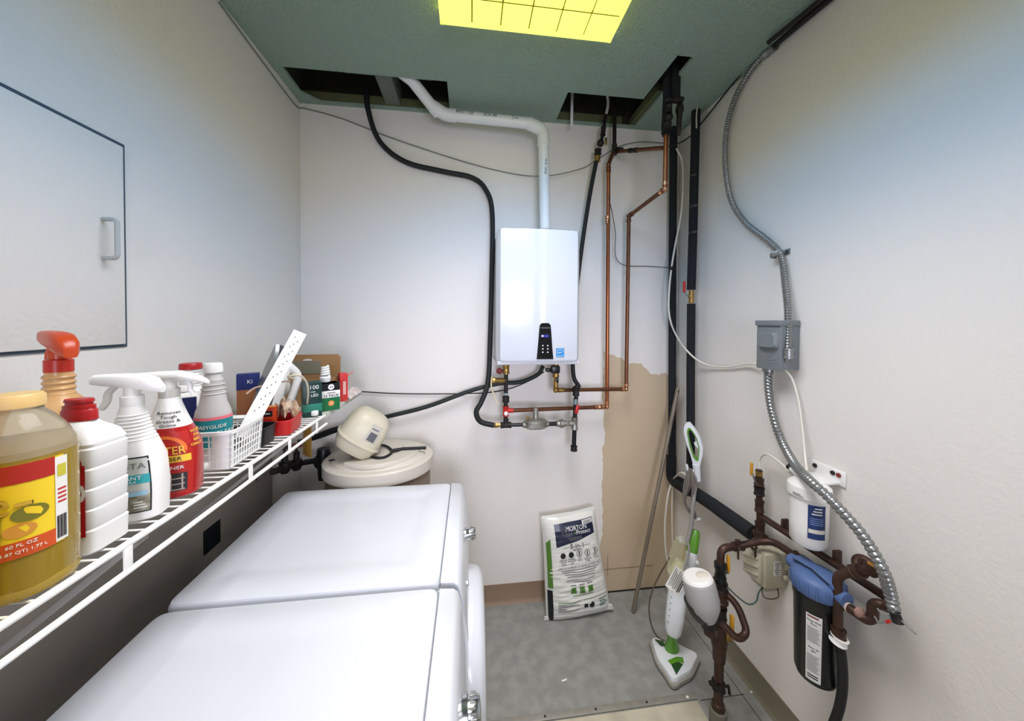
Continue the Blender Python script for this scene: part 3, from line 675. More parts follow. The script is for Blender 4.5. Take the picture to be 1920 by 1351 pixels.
LC = conduit('flexible_conduit', 'lower flexible metal conduit sweeping from the grey box down across the white filter', [(1.282,1.323,1.512), (1.287,1.324,1.437), (1.292,1.311,1.347), (1.292,1.269,1.246), (1.232,1.15,1.191), (1.147,1.01,1.191), (1.142,0.9503,1.171), (1.157,0.9098,1.133), (1.172,0.877,1.094), (1.182,0.8494,1.05), (1.187,0.8287,1.007), (1.212,0.8298,0.941), (1.212,0.8202,0.8975)], .0165, .0150)
m = MB(); fitting(m, (1.212,0.8164,0.89), (.1, -.3, -1), .012, .03); part(LC, 'end_bushing', m, IRON)
for q in ([(1.212,0.8165,0.8976), (1.202,0.834,0.863), (1.202,0.8492,0.8431), (1.212,0.8672,0.8455)], [(1.212,0.8139,0.8876), (1.212,0.8018,0.8875), (1.212,0.7853,0.8827), (1.212,0.7717,0.8804)], [(1.212,0.8188,0.8879), (1.202,0.8407,0.8777), (1.202,0.8539,0.8823)]):
    part(LC, 'loose_wire', MB().tube(smooth(q, 5), .0022, 6), TWINE)
part(LC, 'wire_nut', MB().tube([(1.202,0.824,0.8704), (1.202,0.8314,0.8606)], .004, 8), RED_PL)

# ================= right wall: filters and water pipes =================
# white filter
WF = thing('white_filter', 'white cylindrical water filter with blue label bracketed to the right wall', 'water filter', (1.235, 1.093, .915), world=True)
cx, cy = 1.235, 1.093
part(WF, 'canister', MB().rev((cx, cy, .915), (cx, cy, 2), [(0, .01), (.0, .02), (.004, .045), (.016, .054), (.08, .056), (.185, .057)], 36), WHITE_PL)
part(WF, 'drain_knob', MB().rev((cx, cy, .917), (cx, cy, 0), [(0, .012), (.012, .010)], 12), WHITE_PL)
part(WF, 'head', MB().rev((cx, cy, 1.10), (cx, cy, 2), [(0, .064), (.022, .065), (.035, .063), (.046, .05), (.055, .03), (.06, .012)], 36), WHITE_PL)
part(WF, 'inlet', MB().tube([(cx - .005, cy + .02, 1.15), (cx + .0, cy + .07, 1.165)], .011, 12), WHITE_PL)
part(WF, 'inlet_nut', MB().tube([(cx + .0, cy + .07, 1.165), (cx + .0, cy + .082, 1.169)], .012, 12), BLACK_PL)
part(WF, 'outlet', MB().rev((cx - .01, cy - .02, 1.14), (cx - .01, cy - .02, 2), [(0, .012), (.022, .011)], 12), WHITE_PL)
br = MB(); br.bx((R - .008, 1.045, 1.14), (R, 1.17, 1.195), .004); br.bx((cx, 1.06, 1.145), (R - .004, 1.15, 1.155), .003)
part(WF, 'bracket', br, WHITE_PL)
for y in (1.065, 1.085, 1.15):
    part(WF, 'bracket_screw', MB().rev((R - .008, y, 1.178), (0, y, 1.178), [(0, .008), (.004, .008), (.006, .004)], 12), DRED if y < 1.08 else IRON)
pw = [(0, .0565, .0565, 2), (.3, .0565, .0565, 2)]
fa = math.atan2(-(cy), -(cx)) + PI / 2   # facing the room
def wrapped(T, pr, base, rz, z0, z1, s0, s1, mt, name='label_sheet', lab=None, off=.0008):
    m = patch(pr, z0, z1, s0, s1, off); M_ = Matrix.Translation(V(base)) @ Matrix.Rotation(rz, 4, 'Z'); m.xf(M_); return part(T, name, m, mt, lab)
def wtext(T, pr, base, rz, s_, size, z, s0, mt, off=.0014, sx=1, align='CENTER', tilt=0):
    m = text_mb(s_, size, .0002, align, sx); M_ = Matrix.Translation(V(base)) @ Matrix.Rotation(rz, 4, 'Z'); out = []
    for v in m.v:
        zz = z + v.y + v.x * tilt; p = sew(pr, zz, arc_t(pr, z, s0 + v.x)); d = V((p.x, p.y, 0)).normalized(); out.append(M_ @ (p + d * (off + v.z)))
    m.v = out; return part(T, 'lettering', m, mt)
# the viewer sees the side toward (-x,-y): local -Y turned by about -48 degrees
BLUE_L = mat('navy_label', (34, 54, 104), .5, var=.1)
rz = math.radians(-28)
lb = wrapped(WF, pw, (cx, cy, .92), rz, .045, .165, -.022, .03, BLUE_L, lab='navy blue label')
wrapped(lb, pw, (cx, cy, .92), rz, .066, .08, -.02, .028, OFFWHITE, 'label_band', off=.0012)
for k in range(3): wrapped(lb, pw, (cx, cy, .92), rz, .132 + k * .010, .136 + k * .010, -.012 + .004 * k, .018, WINK, 'label_line', off=.0012)
for k in range(4): wrapped(lb, pw, (cx, cy, .92), rz, .096 + k * .007, .0985 + k * .007, -.016, .022, mat('label_blue_line', (120, 150, 200), .5), 'label_line', off=.0012)
ph = [(0, .0652, .0652, 2), (.1, .0652, .0652, 2)]
for k in range(2): wrapped(WF, ph, (cx, cy, 1.10), math.radians(-75), .006 + k * .006, .0085 + k * .006, -.018, .016 - k * .008, GINK, 'text_line', off=.0012)

# black filter with blue cap
BF = thing('blue_cap_filter', 'large black filter housing with blue cap low on the right wall', 'water filter', (1.212, 1.036, .478), (0, 0, 0), world=True)
cx, cy, z0 = 1.212, 1.036, .478
BFM = mat('filter_black', (12, 15, 18), .3, var=.05); BLUE_C = mat('filter_blue', (78, 102, 146), .5, var=.05)
part(BF, 'sump', MB().rev((cx, cy, z0), (cx, cy, 9), [(0, .02), (.002, .038), (.012, .054), (.03, .06), (.28, .065), (.29, .069), (.318, .070)], 40), BFM)
part(BF, 'cap', MB().rev((cx, cy, z0 + .315), (cx, cy, 9), [(0, .071), (.004, .074), (.045, .074), (.055, .066), (.062, .05), (.064, .03)], 32), BLUE_C, 'blue cap')
rb = MB()
for i in range(18):
    t_ = 2 * PI * i / 18; rb.box((cx + .074 * math.cos(t_), cy + .074 * math.sin(t_), z0 + .34), (.006, .006, .045), .002, Matrix.Rotation(t_, 3, 'Z'))
rb_ = part(BF, 'cap_rib', rb, BLUE_C); rb_['kind'] = 'stuff'
part(BF, 'cap_bridge', MB().box((cx, cy, z0 + .378), (.05, .15, .02), .006), BLUE_C)
part(BF, 'cap_groove', MB().tube([(cx - .028, cy + .06, z0 + .381), (cx - .026, cy, z0 + .39), (cx - .028, cy - .06, z0 + .381)], .0022, 6), BLACK_PL)
part(BF, 'inlet_boss', MB().tube([(cx, cy + .06, z0 + .352), (cx, cy + .10, z0 + .352)], .024, 16), BLUE_C)
part(BF, 'outlet_boss', MB().tube([(cx, cy - .06, z0 + .352), (cx, cy - .095, z0 + .352)], .024, 16), BLUE_C)
pb = [(0, .06, .06, 2), (.03, .06, .06, 2), (.28, .0652, .0652, 2)]
rz = math.radians(-56)
PAPER_B = mat('label_paper', (214, 214, 208), .6, var=.03)
lb = wrapped(BF, pb, (cx, cy, z0), rz, .03, .26, -.0205, .0205, PAPER_B, lab='long white instruction label')
wtext(lb, pb, (cx, cy, z0), rz, 'Water Filter', .0075, .238, 0, INK); wtext(lb, pb, (cx, cy, z0), rz, 'Filtro', .0075, .228, 0, INK)
wtext(lb, pb, (cx, cy, z0), rz, 'Filtro de', .0075, .145, 0, INK); wtext(lb, pb, (cx, cy, z0), rz, 'agua', .0075, .136, 0, INK)
wrapped(lb, pb, (cx, cy, z0), rz, .25, .255, -.017, .012, DRED, 'label_band', off=.0012)
for a_, n_ in ((.165, 14), (.062, 16)):
    for k in range(n_):
        wrapped(lb, pb, (cx, cy, z0), rz, a_ + k * .0038, a_ + k * .0038 + .0014, -.017, .017 - (k * 7 % 5) * .002, GINK, 'text_line', off=.0012)
for k in range(2): wrapped(lb, pb, (cx, cy, z0), rz, .04 + k * .008, .044 + k * .008, -.015, .013, INK, 'text_line', off=.0012)

rP = .0135
def pipe_part(T, name, pts, r=rP, mt=RUST, fil=.03):
    return part(T, name, MB().tube(fillet(pts, fil), r, 14), mt)
def fit(T, name, p, d, r, l, mt=RUST, lab=None):
    m = MB(); fitting(m, p, d, r, l); return part(T, name, m, mt, lab)
# ---- riser from the floor ----
RS = thing('water_riser', 'brown water pipe riser coming up through a floor sleeve, with valves', 'pipe', (1.053, 1.30, 0), world=True)
X, Y = 1.053, 1.30
part(RS, 'floor_sleeve', MB().rev((X, Y, 0), (X, Y, 1), [(0, .034), (.085, .034), (.088, .03)], 20), mat('grey_pipe_sleeve', (110, 108, 96), .6, var=.15))
part(RS, 'lower_pipe', MB().rev((X, Y, .05), (X, Y, 1), [(0, .022), (.04, .026), (.06, .024), (.065, .0185), (.24, .0185), (.245, .024), (.30, .0265), (.315, .031), (.345, .031), (.36, .026), (.40, .022)], 20), RUST)
part(RS, 'middle_pipe', MB().tube([(X, Y, .44), (X, Y, .62)], .019, 16), RUST)
fit(RS, 'union', (X, Y, .575), (0, 0, 1), .029, .055); fit(RS, 'coupling', (X, Y, .50), (0, 0, 1), .025, .05, IRON); fit(RS, 'coupling', (X, Y, .615), (0, 0, 1), .026, .03, IRON)
part(RS, 'ball_valve', MB().rev((X, Y, .625), (X, Y, 1), [(0, .016), (.005, .023), (.03, .023), (.035, .02), (.06, .02), (.065, .024), (.085, .024), (.088, .016)], 16), BLACK_PL, 'black ball valve')
part(RS, 'yellow_lever', MB().box((X + .026, Y - .012, .715), (.008, .018, .07), .004), YEL_PL, 'yellow lever')
part(RS, 'lever_arm', MB().tube([(X + .012, Y, .665), (X + .027, Y - .01, .675), (X + .027, Y - .012, .70)], .004, 8), STEEL)
part(RS, 'top_bend', MB().tube(fillet([(X, Y, .70), (X, Y, .775), (X + .07, Y, .777)], .045, 7), rP * 1.1, 16), RUST)
hp = V((X + .06, Y, .777))
q1 = V((1.262,1.275,0.8126)); q2 = V((1.262,1.153,0.8205))
part(RS, 'cross_pipe', MB().tube(fillet([hp, q1, q2], .05, 6), rP, 16), RUST)
fit(RS, 'coupling', hp + V((.02, 0, 0)), (1, 0, 0), rP * 1.25, .04)
e1 = V((1.272,1.145,0.8108)); e2 = V((1.222,1.147,0.8027)); e3 = V((1.212, 1.14, .83))
part(RS, 'return_bend', MB().tube(fillet([q2, e1, e2, e3], .03, 6), rP * 1.1, 16), RUST)
fit(RS, 'coupling', q2, q2 - q1, rP * 1.3, .03)
for k, dx in enumerate((.07, .15)):
    m = MB(); c_ = V((X + dx, Y, .777)); m.tube([c_ + V((0, .02, .0)), c_ + V((0, 0, .018)), c_ + V((0, -.02, 0)), c_ + V((0, 0, -.018)), c_ + V((0, .02, 0))], .005, 8)
    m.box(c_ + V((0, -.01, .026)), (.02, .016, .02), .004); m.tube([c_ + V((0, -.012, -.01)), c_ + V((0, -.014, -.045))], .004, 8)
    part(RS, 'ground_clamp', m, RUST)
m = MB(); m.tube(smooth([(X + .07, Y - .01, .797), (X + .11, Y - .012, .803), (X + .15, Y - .01, .797)], 4), .0025, 6); part(RS, 'bonding_wire', m, IRON)
# u-shaped loop in front, to the meter
U = [(X - .04, 1.235, .515), (X + .0, 1.20, .475), (X + .05, 1.21, .49), (X + .04, 1.25, .57), (X + .005, Y, .60)]
part(RS, 'loop_pipe', MB().tube(fillet([V(p) for p in U], .035, 7), rP, 16), RUST)
part(RS, 'yellow_lever', MB().box((X + .032, Y - .03, .47), (.01, .02, .08), .004), YEL_PL, 'yellow lever'); part(RS, 'valve_boss', MB().box((X + .025, Y - .02, .41), (.03, .02, .03), .006), BRASS)
m = MB(); m.tube([(X - .055, Y - .02, .22), (X - .02, Y - .02, .205), (X + .03, Y - .02, .20), (X + .035, Y - .02, .165)], .006, 8); m.box((X - .045, Y - .02, .225), (.03, .014, .012), .004); part(RS, 'drain_handle', m, IRON)
fit(RS, 'coupling', (X, Y, .185), (0, 0, 1), .024, .03, IRON)
# ---- meter-like shut-off unit ----
MU = thing('water_meter', 'pale grey rounded water meter on the brown loop pipe, beside the mop tag', 'meter', (.95, 1.26, .52), world=True)
ma, mb_ = V((0.9202,1.26,0.6899)), V((0.951,1.235,0.5265)); ax = (mb_ - ma).normalized()
part(MU, 'body', MB().rev(ma, mb_, [(0, .02), (.0, .05), (.006, .058), (.02, .061), (.08, .062), (.11, .056), (.135, .044), (.155, .032), (.165, .026)], 36), mat('meter_grey', (164, 163, 160), .45, var=.03))
m = MB().rev(ma, mb_, [(-.012, .03), (-.012, .048), (-.006, .055), (.002, .057), (.004, .05)], 36); part(MU, 'lid', m, WHITE_PL, 'white lid')
part(MU, 'lid_hinge', MB().rev(ma + V((.018, -.01, 0)) - ax * .012, ma + V((.018, -.01, 0)) - ax, [(0, .024), (.006, .024), (.009, .02)], 24), OFFWHITE)
part(MU, 'black_base_half', MB().rev(ma + V((-.004, .012, -.012)), mb_ + V((-.004, .012, -.012)), [(.07, .03), (.08, .06), (.11, .056), (.14, .046), (.165, .026)], 24), BLACK_PL, 'black lower shell')  # black plastic underside of the meter body
part(MU, 'collar', MB().rev(ma, mb_, [(.158, .022), (.16, .031), (.18, .031), (.182, .022)], 24), BLACK_PL)
part(MU, 'hex_nut', MB().rev(ma, mb_, [(.18, .02), (.184, .025), (.212, .025), (.216, .016)], 6), RUST)
part(MU, 'signal_wire', MB().tube(smooth([ma + V((.04, 0, 0)), ma + V((.06, -.0, -.0)), V((X, Y - .03, .655))], 4), .003, 6), IRON)
# ---- beige translucent box ----
BB = thing('plastic_junction_box', 'beige translucent plastic box under the brown pipe on the right wall', 'box', (R - .05, 1.30, .60), world=True)
BBM = mat('beige_clear_plastic', (212, 206, 180), .3, var=.06, trans=.25)
part(BB, 'case', MB().bx((R - .105, 1.262, .61), (R, 1.365, .757), .008), BBM)
part(BB, 'front_cover', MB().bx((R - .125, 1.27, .625), (R - .1, 1.36, .75), .012), BBM)
for k in range(3): part(BB, 'cover_ridge', MB().box((R - .127, 1.315, .65 + k * .035), (.008, .08, .01), .003, Matrix.Rotation(-.35, 3, 'X')), BBM)
lb = part(BB, 'label_sheet', quad((R - .05, 1.2615, .695), (1, 0, 0), (0, 0, 1), .035, .06), PAPER)
for k in range(6): part(lb, 'text_line', quad((R - .05, 1.2605, .718 - k * .009), (1, 0, 0), (0, 0, 1), .026 - (k % 3) * .005, .003), GINK)
for z in (.655, .70): part(BB, 'latch', MB().ball((R - .012, 1.258, z), (.012, .008, .012)), BBM)
part(BB, 'base_flange', MB().bx((R - .09, 1.275, .588), (R - .01, 1.35, .612), .004), BBM)
single('green_wire', MB().tube(smooth([(X + .02, Y - .02, .62), (1.13, 1.29, .565), (1.17, 1.28, .54), (1.205, 1.28, .55), (1.215, 1.28, .585), (1.25, 1.29, .605)], 6), .0028, 8), mat('green_wire_sheath', (54, 84, 78), .5), 'dark green wire looping from the riser to the beige box', 'wire')
single('brown_wire', MB().tube(smooth([(1.235, 1.285, .60), (1.228, 1.27, .578), (1.25, 1.262, .57), (1.29, 1.262, .575), (1.30, 1.275, .60)], 6), .0024, 8), mat('brown_wire_sheath', (82, 64, 50), .5), 'short brown wire loop hanging under the beige box', 'wire')
# ---- wall branch with yellow lever and long slanting pipe ----
WB = thing('wall_branch', 'brown wall pipe with yellow lever valve, running low along the right wall', 'pipe', (1.272,1.338,0.797), world=True)
w0, w1 = V((1.272,1.338,0.7877)), V((1.272,1.35,1.076))
part(WB, 'upright_pipe', MB().tube([w0, w1], .0125, 14), RUST)
for t_, r_, l_, mt in ((.12, .018, .05, RUST), (.45, .0165, .05, RUST), (.68, .019, .035, IRON), (.82, .018, .03, RUST), (.95, .0135, .02, BRASS)): fit(WB, 'coupling', w0.lerp(w1, t_), (0, 0, 1), r_, l_, mt)
part(WB, 'lever_arm', MB().tube([w0.lerp(w1, .72), (1.242,1.342,1.041), (1.237,1.345,1.061)], .0035, 8), STEEL)
part(WB, 'yellow_lever', MB().box((1.237,1.351,1.08), (.009, .013, .058), .004), YEL_PL, 'yellow lever')
d0, d1 = V((1.277,1.337,0.8735)), V((1.277,0.8821,0.8841))
part(WB, 'slanting_pipe', MB().tube([d0, d1], .0135, 16), RUST)
fit(WB, 'tee', w0, d1 - d0, .018, .05)
for t_ in (.22, .66): part(WB, 'pipe_strap', MB().box(d0.lerp(d1, t_) + V((.012, 0, .02)), (.03, .012, .05), .003), RUST)
part(WB, 'end_bend', MB().tube(fillet([d1, (1.277,0.8766,0.8771), (1.252,0.859,0.873), (1.232,0.8689,0.8813), (1.232,0.8863,0.8634), (1.232,0.8869,0.8213), (1.222,0.8948,0.8087), (1.212,0.927,0.8139), (1.212,0.9583,0.8084)], .02, 5), .0145, 14), RUST)
part(WB, 'rag_wrap', MB().rev((1.212,0.9713,0.8065), (1.212,0.9393,0.8121), [(0, .006), (.005, .014), (.02, .012), (.035, .016), (.05, .006)], 10), mat('pale_tape', (190, 172, 160), .8), 'pale tape wrap')
part(WB, 'rag_wrap', MB().rev((1.212,0.9167,0.8227), (1.212,0.8976,0.824), [(0, .006), (.006, .0155), (.014, .0155), (.02, .008)], 10), mat('pinkish_tape', (150, 116, 104), .8), 'pinkish tape wrap')
# ---- outlet stand-pipe and drain hose ----
OS = thing('outlet_pipe', 'brown elbow pipe with yellow handle beside the blue cap', 'pipe', (1.212,0.9688,0.7655), world=True)
o0, o1 = V((1.202,0.9599,0.7246)), V((1.202,0.965,0.8981)); o2 = V((1.222,0.9371,0.9278)); o3 = V((1.232,0.8736,0.9855))
part(OS, 'upright_pipe', MB().tube(fillet([o0, o1, o2], .03, 6), .0135, 16), RUST)
part(OS, 'valve_pipe', MB().tube([o2, o3], .0155, 16), RUST)
fit(OS, 'coupling', o2.lerp(o3, .2), o3 - o2, .019, .03); fit(OS, 'coupling', o2.lerp(o3, .85), o3 - o2, .02, .03)
part(OS, 'return_bend', MB().tube(fillet([(1.232,0.9268,0.938), (1.247,0.9448,0.9584), (1.262,0.9427,0.9657), (1.272,0.919,0.9609)], .015, 6), .0145, 14), RUST)
part(OS, 'yellow_handle', MB().box((1.217,0.8593,1.01), (.012, .03, .014), .005).box((1.212,0.8702,0.9962), (.01, .035, .008), .003), YEL_PL, 'yellow handle')
HS = thing('drain_hose', 'black drain hose with white nut under the brown elbow pipe, lower right', 'hose', (1.202,0.9543,0.6907), world=True)
m = MB(); fitting(m, (1.202,0.958,0.7121), (0, 0, 1), .0185, .03); part(HS, 'threaded_end', m, RUST)
m = MB(); fitting(m, (1.202,0.956,0.6926), (.15, -.15, 1), .0215, .022); part(HS, 'nut', m, WHITE_PL, 'white nut')
part(HS, 'hose', MB().tube(smooth([(1.202,0.9541,0.682), (1.212,0.9529,0.6199), (1.222,0.9576,0.5335), (1.232,0.9736,0.4421), (1.232,0.9921,0.3559), (1.232,1.015,0.2531)], 6), .0135, 14), BLACK_RUB)

# ================= wire shelf =================
SX, SZ = -.56, 1.36
WS = thing('wire_shelf', 'white vinyl-coated wire shelf along the left wall', 'shelf', (L, .9, SZ), world=True)
ya, yb = .12, 1.39
part(WS, 'top_rail', MB().tube([(SX, ya, SZ - .002), (SX, yb, SZ - .002)], .0055, 10), WHITE_WIRE)
part(WS, 'lip_rail', MB().tube([(SX + .004, ya, SZ - .045), (SX + .004, .7, SZ - .045), (SX + .004, yb + .01, SZ - .036)], .005, 10), WHITE_WIRE)
part(WS, 'rear_rail', MB().tube([(L + .012, ya, SZ - .004), (L + .012, yb, SZ - .004)], .004, 8), WHITE_WIRE)
part(WS, 'middle_rail', MB().tube([(-.76, ya, SZ - .006), (-.76, yb, SZ - .006)], .004, 8), WHITE_WIRE)
wire_me = None; y = .13
while y < yb:
    m = MB().tube([(L + .008, 0, 0), (SX - .004, 0, 0), (SX, 0, -.003)], .0019, 6)
    if wire_me is None:
        o = finish('wire', m, WHITE_WIRE); wire_me = o.data
    else:
        o = bpy.data.objects.new('wire', wire_me); COL.objects.link(o)
    o.parent = WS; o.location = V((0, y, SZ)) - WORLD[WS.name]; y += .0254
for y in (.30, .625, .94, 1.13, 1.32):
    part(WS, 'lip_strut', MB().box((SX + .003, y, SZ - .024), (.004, .014, .046), .0015), WHITE_WIRE)
for y in (.66, 1.18):
    part(WS, 'brace', MB().box((SX - .178, y, SZ - .155), (.455, .014, .010), .002, Matrix.Rotation(-math.atan2(.29, .35), 3, 'Y')), mat('brace_grey', (150, 146, 140), .5))
SB = single('shelf_board', MB().bx((L + .002, 1.41, SZ - .02), (-.565, 1.87, SZ), .002), mat('pale_shelf_board', (190, 190, 180), .5, var=.05), 'pale shelf board in the back corner beyond the wire shelf', 'shelf')
SB.location += V((0, 0, 0))
TOP = SZ + .003

def bot(name, label, px_base, rz, pr, mt, cat='bottle', group=None, part_name='body'):
    T = thing(name, label, cat, px_base, (0, 0, rz), group=group)
    part(T, part_name, body(pr), mt); return T
def lab(T, pr, z0, z1, s0, s1, mt, name='label_sheet', off=.0008, parent=None, label=None):
    return part(parent or T, name, patch(pr, z0, z1, s0, s1, off), mt, label)
def cap(T, z, r, h, mt, name='cap', ribs=0, label=None, x=0, y=0):
    return part(T, name, MB().rev((x, y, z), (x, y, 9), [(0, r), (h * .85, r * .97), (h, r * .88)], 28), mt, label)
def trigger(T, z, mt, mt2=None, d=-1, s=1):
    """spray head on neck top z; nozzle points to d along local x"""
    mt2 = mt2 or mt
    part(T, 'collar', MB().rev((0, 0, z), (0, 0, 9), [(0, .0165 * s), (.02 * s, .0165 * s), (.022 * s, .013 * s)], 24), mt2)
    hd = MB(); sec = [(-.052, .0095, .0105, .058), (-.04, .011, .0125, .057), (-.01, .013, .0155, .054), (.02, .0145, .0175, .049), (.036, .013, .016, .042), (.046, .008, .008, .033)]
    hd.loft([[V((-d * a * s, y_ * hy * s, z + (zc + z_ * hz) * s)) for y_, z_ in [(math.copysign(abs(math.cos(t)) ** .6, math.cos(t)), math.copysign(abs(math.sin(t)) ** .6, math.sin(t))) for t in [2 * PI * k / 16 for k in range(16)]]] for a, hy, hz, zc in sec])
    hd.rev((0, 0, z + .02 * s), (0, 0, 9), [(0, .012 * s), (.025 * s, .012 * s)], 16)
    part(T, 'spray_head', hd, mt)
    part(T, 'nozzle', MB().rev((d * .050 * s, 0, z + .056 * s), (d * 9, 0, z + .056 * s), [(0, .0085 * s), (.006 * s, .0085 * s), (.006 * s, .003 * s)], 12), mt)
    tr = MB(); tr.tube(smooth([(d * .022 * s, 0, z + .045 * s), (d * .034 * s, 0, z + .028 * s), (d * .036 * s, 0, z + .012 * s), (d * .044 * s, 0, z - .006 * s)], 4), [.006 * s] * 12 + [.0045 * s], 8)
    part(T, 'trigger', tr, mt)

# --- yellow pack at the left edge ---
pr = [(0, .05, .035, 8), (.004, .055, .04, 8), (.20, .055, .04, 8), (.21, .05, .036, 6)]
T = bot('detergent_pack', 'yellow and blue pack cut off by the left edge, nearest on the shelf', V((-.60, .424, 1.363)), .62, pr, mat('yellow_pack', (236, 208, 50), .45, var=.05), 'pack')
b_ = lab(T, pr, .125, .198, -.05, .054, mat('pack_blue', (40, 60, 140), .45), 'blue_panel')
lab(T, pr, .105, .125, -.05, .054, mat('pack_red', (200, 60, 50), .45), 'red_band')
text_wrap(b_, '5', .06, pr, .152, .035, WINK)
part(T, 'cap', MB().rev((.02, 0, .205), (.02, 0, 9), [(0, .03), (.03, .029), (.036, .024)], 24), mat('pink_cap', (232, 120, 110), .4), 'pink cap')

# --- big jug of yellow cleaner ---
pr = [(0, .045, .045, 2.2), (.004, .052, .050, 2.2), (.05, .053, .051, 2.2), (.19, .053, .051, 2.2), (.205, .051, .049, 2.1), (.225, .042, .041, 2), (.242, .030, .030, 2), (.248, .024, .024, 2), (.258, .023, .023, 2)]
CLEARP = mat('clear_bottle_plastic', (226, 216, 190), .12, var=.02, trans=.75, ior=1.2)
JG = thing('cleaner_jug', 'large clear jug of yellow-brown liquid cleaner with yellow label and cream cap', 'bottle', (-.612, .538, TOP), (0, 0, .04)); JG.scale = (1, 1, .97)
part(JG, 'jug_wall', MB().loft([se(h[1], h[2], h[3], h[0], n=48) for h in pr if h[0] >= .18], cap0=False), CLEARP)
pl_ = [(0, .042, .042, 2.2), (.004, .0515, .0495, 2.2), (.05, .0525, .0505, 2.2), (.19, .0525, .0505, 2.2), (.199, .0512, .0492, 2.2)]
part(JG, 'liquid', body(pl_, 48), mat('amber_liquid', (176, 146, 48), .12, var=.1, trans=.35, ior=1.33, coat=.5), 'yellow-brown cleaner')
part(JG, 'base_ring', MB().rev((0, 0, .006), (0, 0, 9), [(0, .052), (.006, .0535), (.012, .052)], 40), mat('amber_base', (190, 160, 70), .15, trans=.3))
cap(JG, .254, .026, .018, mat('cream_cap', (214, 180, 116), .45), label='cream screw cap')
YL = mat('yellow_label', (240, 206, 44), .5, var=.04)
l_ = lab(JG, pr, .062, .185, -.10, .083, YL, label='yellow label')
lab(JG, pr, .160, .185, -.10, .073, mat('label_red', (176, 40, 32), .5), 'red_band', .0014, l_)
lab(JG, pr, .062, .084, -.10, .073, mat('label_orange', (206, 82, 32), .5), 'orange_band', .0014, l_)
lab(JG, pr, .064, .183, .073, .0865, PAPER, 'barcode_panel', .0014, l_)
for k in range(9): lab(JG, pr, .068, .10, .0742 + k * .0012, .0742 + k * .0012 + (.0006 if k % 3 else .001), INK, 'bar', .0018, l_)
lab(JG, pr, .155, .172, .0752, .0845, mat('label_lime', (200, 190, 60), .5), 'small_mark', .0018, l_)
for k in range(4): lab(JG, pr, .118 + k * .006, .1205 + k * .006, .0752, .0845, RINK, 'text_line', .0018, l_)
GOLD_L = mat('label_gold', (206, 166, 60), .5)
for sz_, mt_, of_ in ((.052, INK, .0016), (.048, GOLD_L, .0024)):
    text_wrap(l_, 'Pine-', sz_, pr, .136, .055 + (sz_ - .048) * .3, mt_, of_, align='RIGHT', sx=1.05); text_wrap(l_, 'Sol', sz_ * 1.1, pr, .104, .034, mt_, of_, align='RIGHT', sx=1.05)
text_wrap(l_, 'CLEANING', .0075, pr, .172, .0, WINK, .002); text_wrap(l_, 'CLEANER', .009, pr, .076, .0, mat('label_peach', (240, 190, 120), .5), .002)
text_wrap(l_, '60 FL OZ', .006, pr, .079, .045, WINK, .002); text_wrap(l_, '(1.87 QT) 1.77 L', .0055, pr, .070, .046, WINK, .002)
m = MB(); 
for (s_, z, rr_) in ((.052, .118, .015), (.044, .098, .013)):
    q = []
    for k in range(20):
        t_ = 2 * PI * k / 20; p = sew(pr, z + rr_ * .7 * math.sin(t_), arc_t(pr, z, s_ + rr_ * math.cos(t_))); q.append(p + V((p.x, p.y, 0)).normalized() * .0014)
    part(l_, 'fruit_print', MB().add(q, [list(range(20))]), mat('print_olive', (120, 116, 40), .5) if rr_ > .014 else mat('print_orange', (214, 150, 60), .5))

# --- amber spray bottle behind ---
pr = [(0, .036, .036, 2), (.005, .04, .04, 2), (.19, .04, .04, 2), (.205, .032, .032, 2), (.22, .02, .02, 2), (.262, .018, .018, 2)]
AMB = mat('peach_plastic', (228, 180, 120), .3, var=.05, trans=.2)
OS_ = V((-0.8,0.7687,1.547)); OS_.z = TOP
T = bot('spray_bottle', 'amber spray bottle with orange-red trigger head, standing behind the big jug', OS_, -.5, pr, AMB)
ORR = mat('translucent_orange', (206, 74, 30), .3, var=.1, trans=.15)
for k in range(5): part(T, 'neck_rib', MB().rev((0, 0, .205 + k * .011), (0, 0, 9), [(0, .0205), (.003, .022), (.006, .0205)], 20), AMB)
trigger(T, .262, ORR, mat('red_collar', (190, 44, 26), .35), -1, 1.15)

# --- white ribbed jug with red cap ---
pr = [(0, .042, .048, 6), (.004, .046, .052, 6)]
for k in range(5):
    z = .012 + k * .036
    pr += [(z, .046, .052, 6), (z + .03, .047, .053, 6), (z + .033, .0445, .0505, 6)]
pr += [(.195, .046, .052, 6), (.21, .04, .046, 5), (.225, .024, .028, 3), (.235, .018, .018, 2), (.25, .018, .018, 2)]
T = bot('bleach_bottle', 'white ribbed bottle with red screw cap and red front label', (-.622, .624, TOP), -.02, pr, WHITE_PL); T.scale = (1, .62, .88)
RC_ = mat('red_cap', (170, 26, 30), .35)
cap(T, .232, .024, .02, RC_, label='red cap'); part(T, 'cap_ribs', MB().rev((0, 0, .25), (0, 0, 9), [(0, .0215), (.008, .0215), (.009, .018), (.014, .018), (.015, .02), (.02, .019)], 14), RC_)
REDL = mat('label_crimson', (180, 24, 34), .45, var=.04)
l_ = lab(T, pr, .035, .16, -.04, .038, REDL, label='red label', off=.002)
fl = [(.012, .155), (.02, .175), (.018, .19), (.026, .18), (.034, .168), (.036, .15)]
q = []
for s_, z in fl:
    p = sew(pr, z, arc_t(pr, .15, s_)); q.append(p + V((p.x, p.y, 0)).normalized() * .0022)
part(l_, 'flame_print', MB().add(q, [list(range(len(q)))]), REDL)
text_wrap(l_, '0', .05, pr, .11, .028, WINK, .0032)

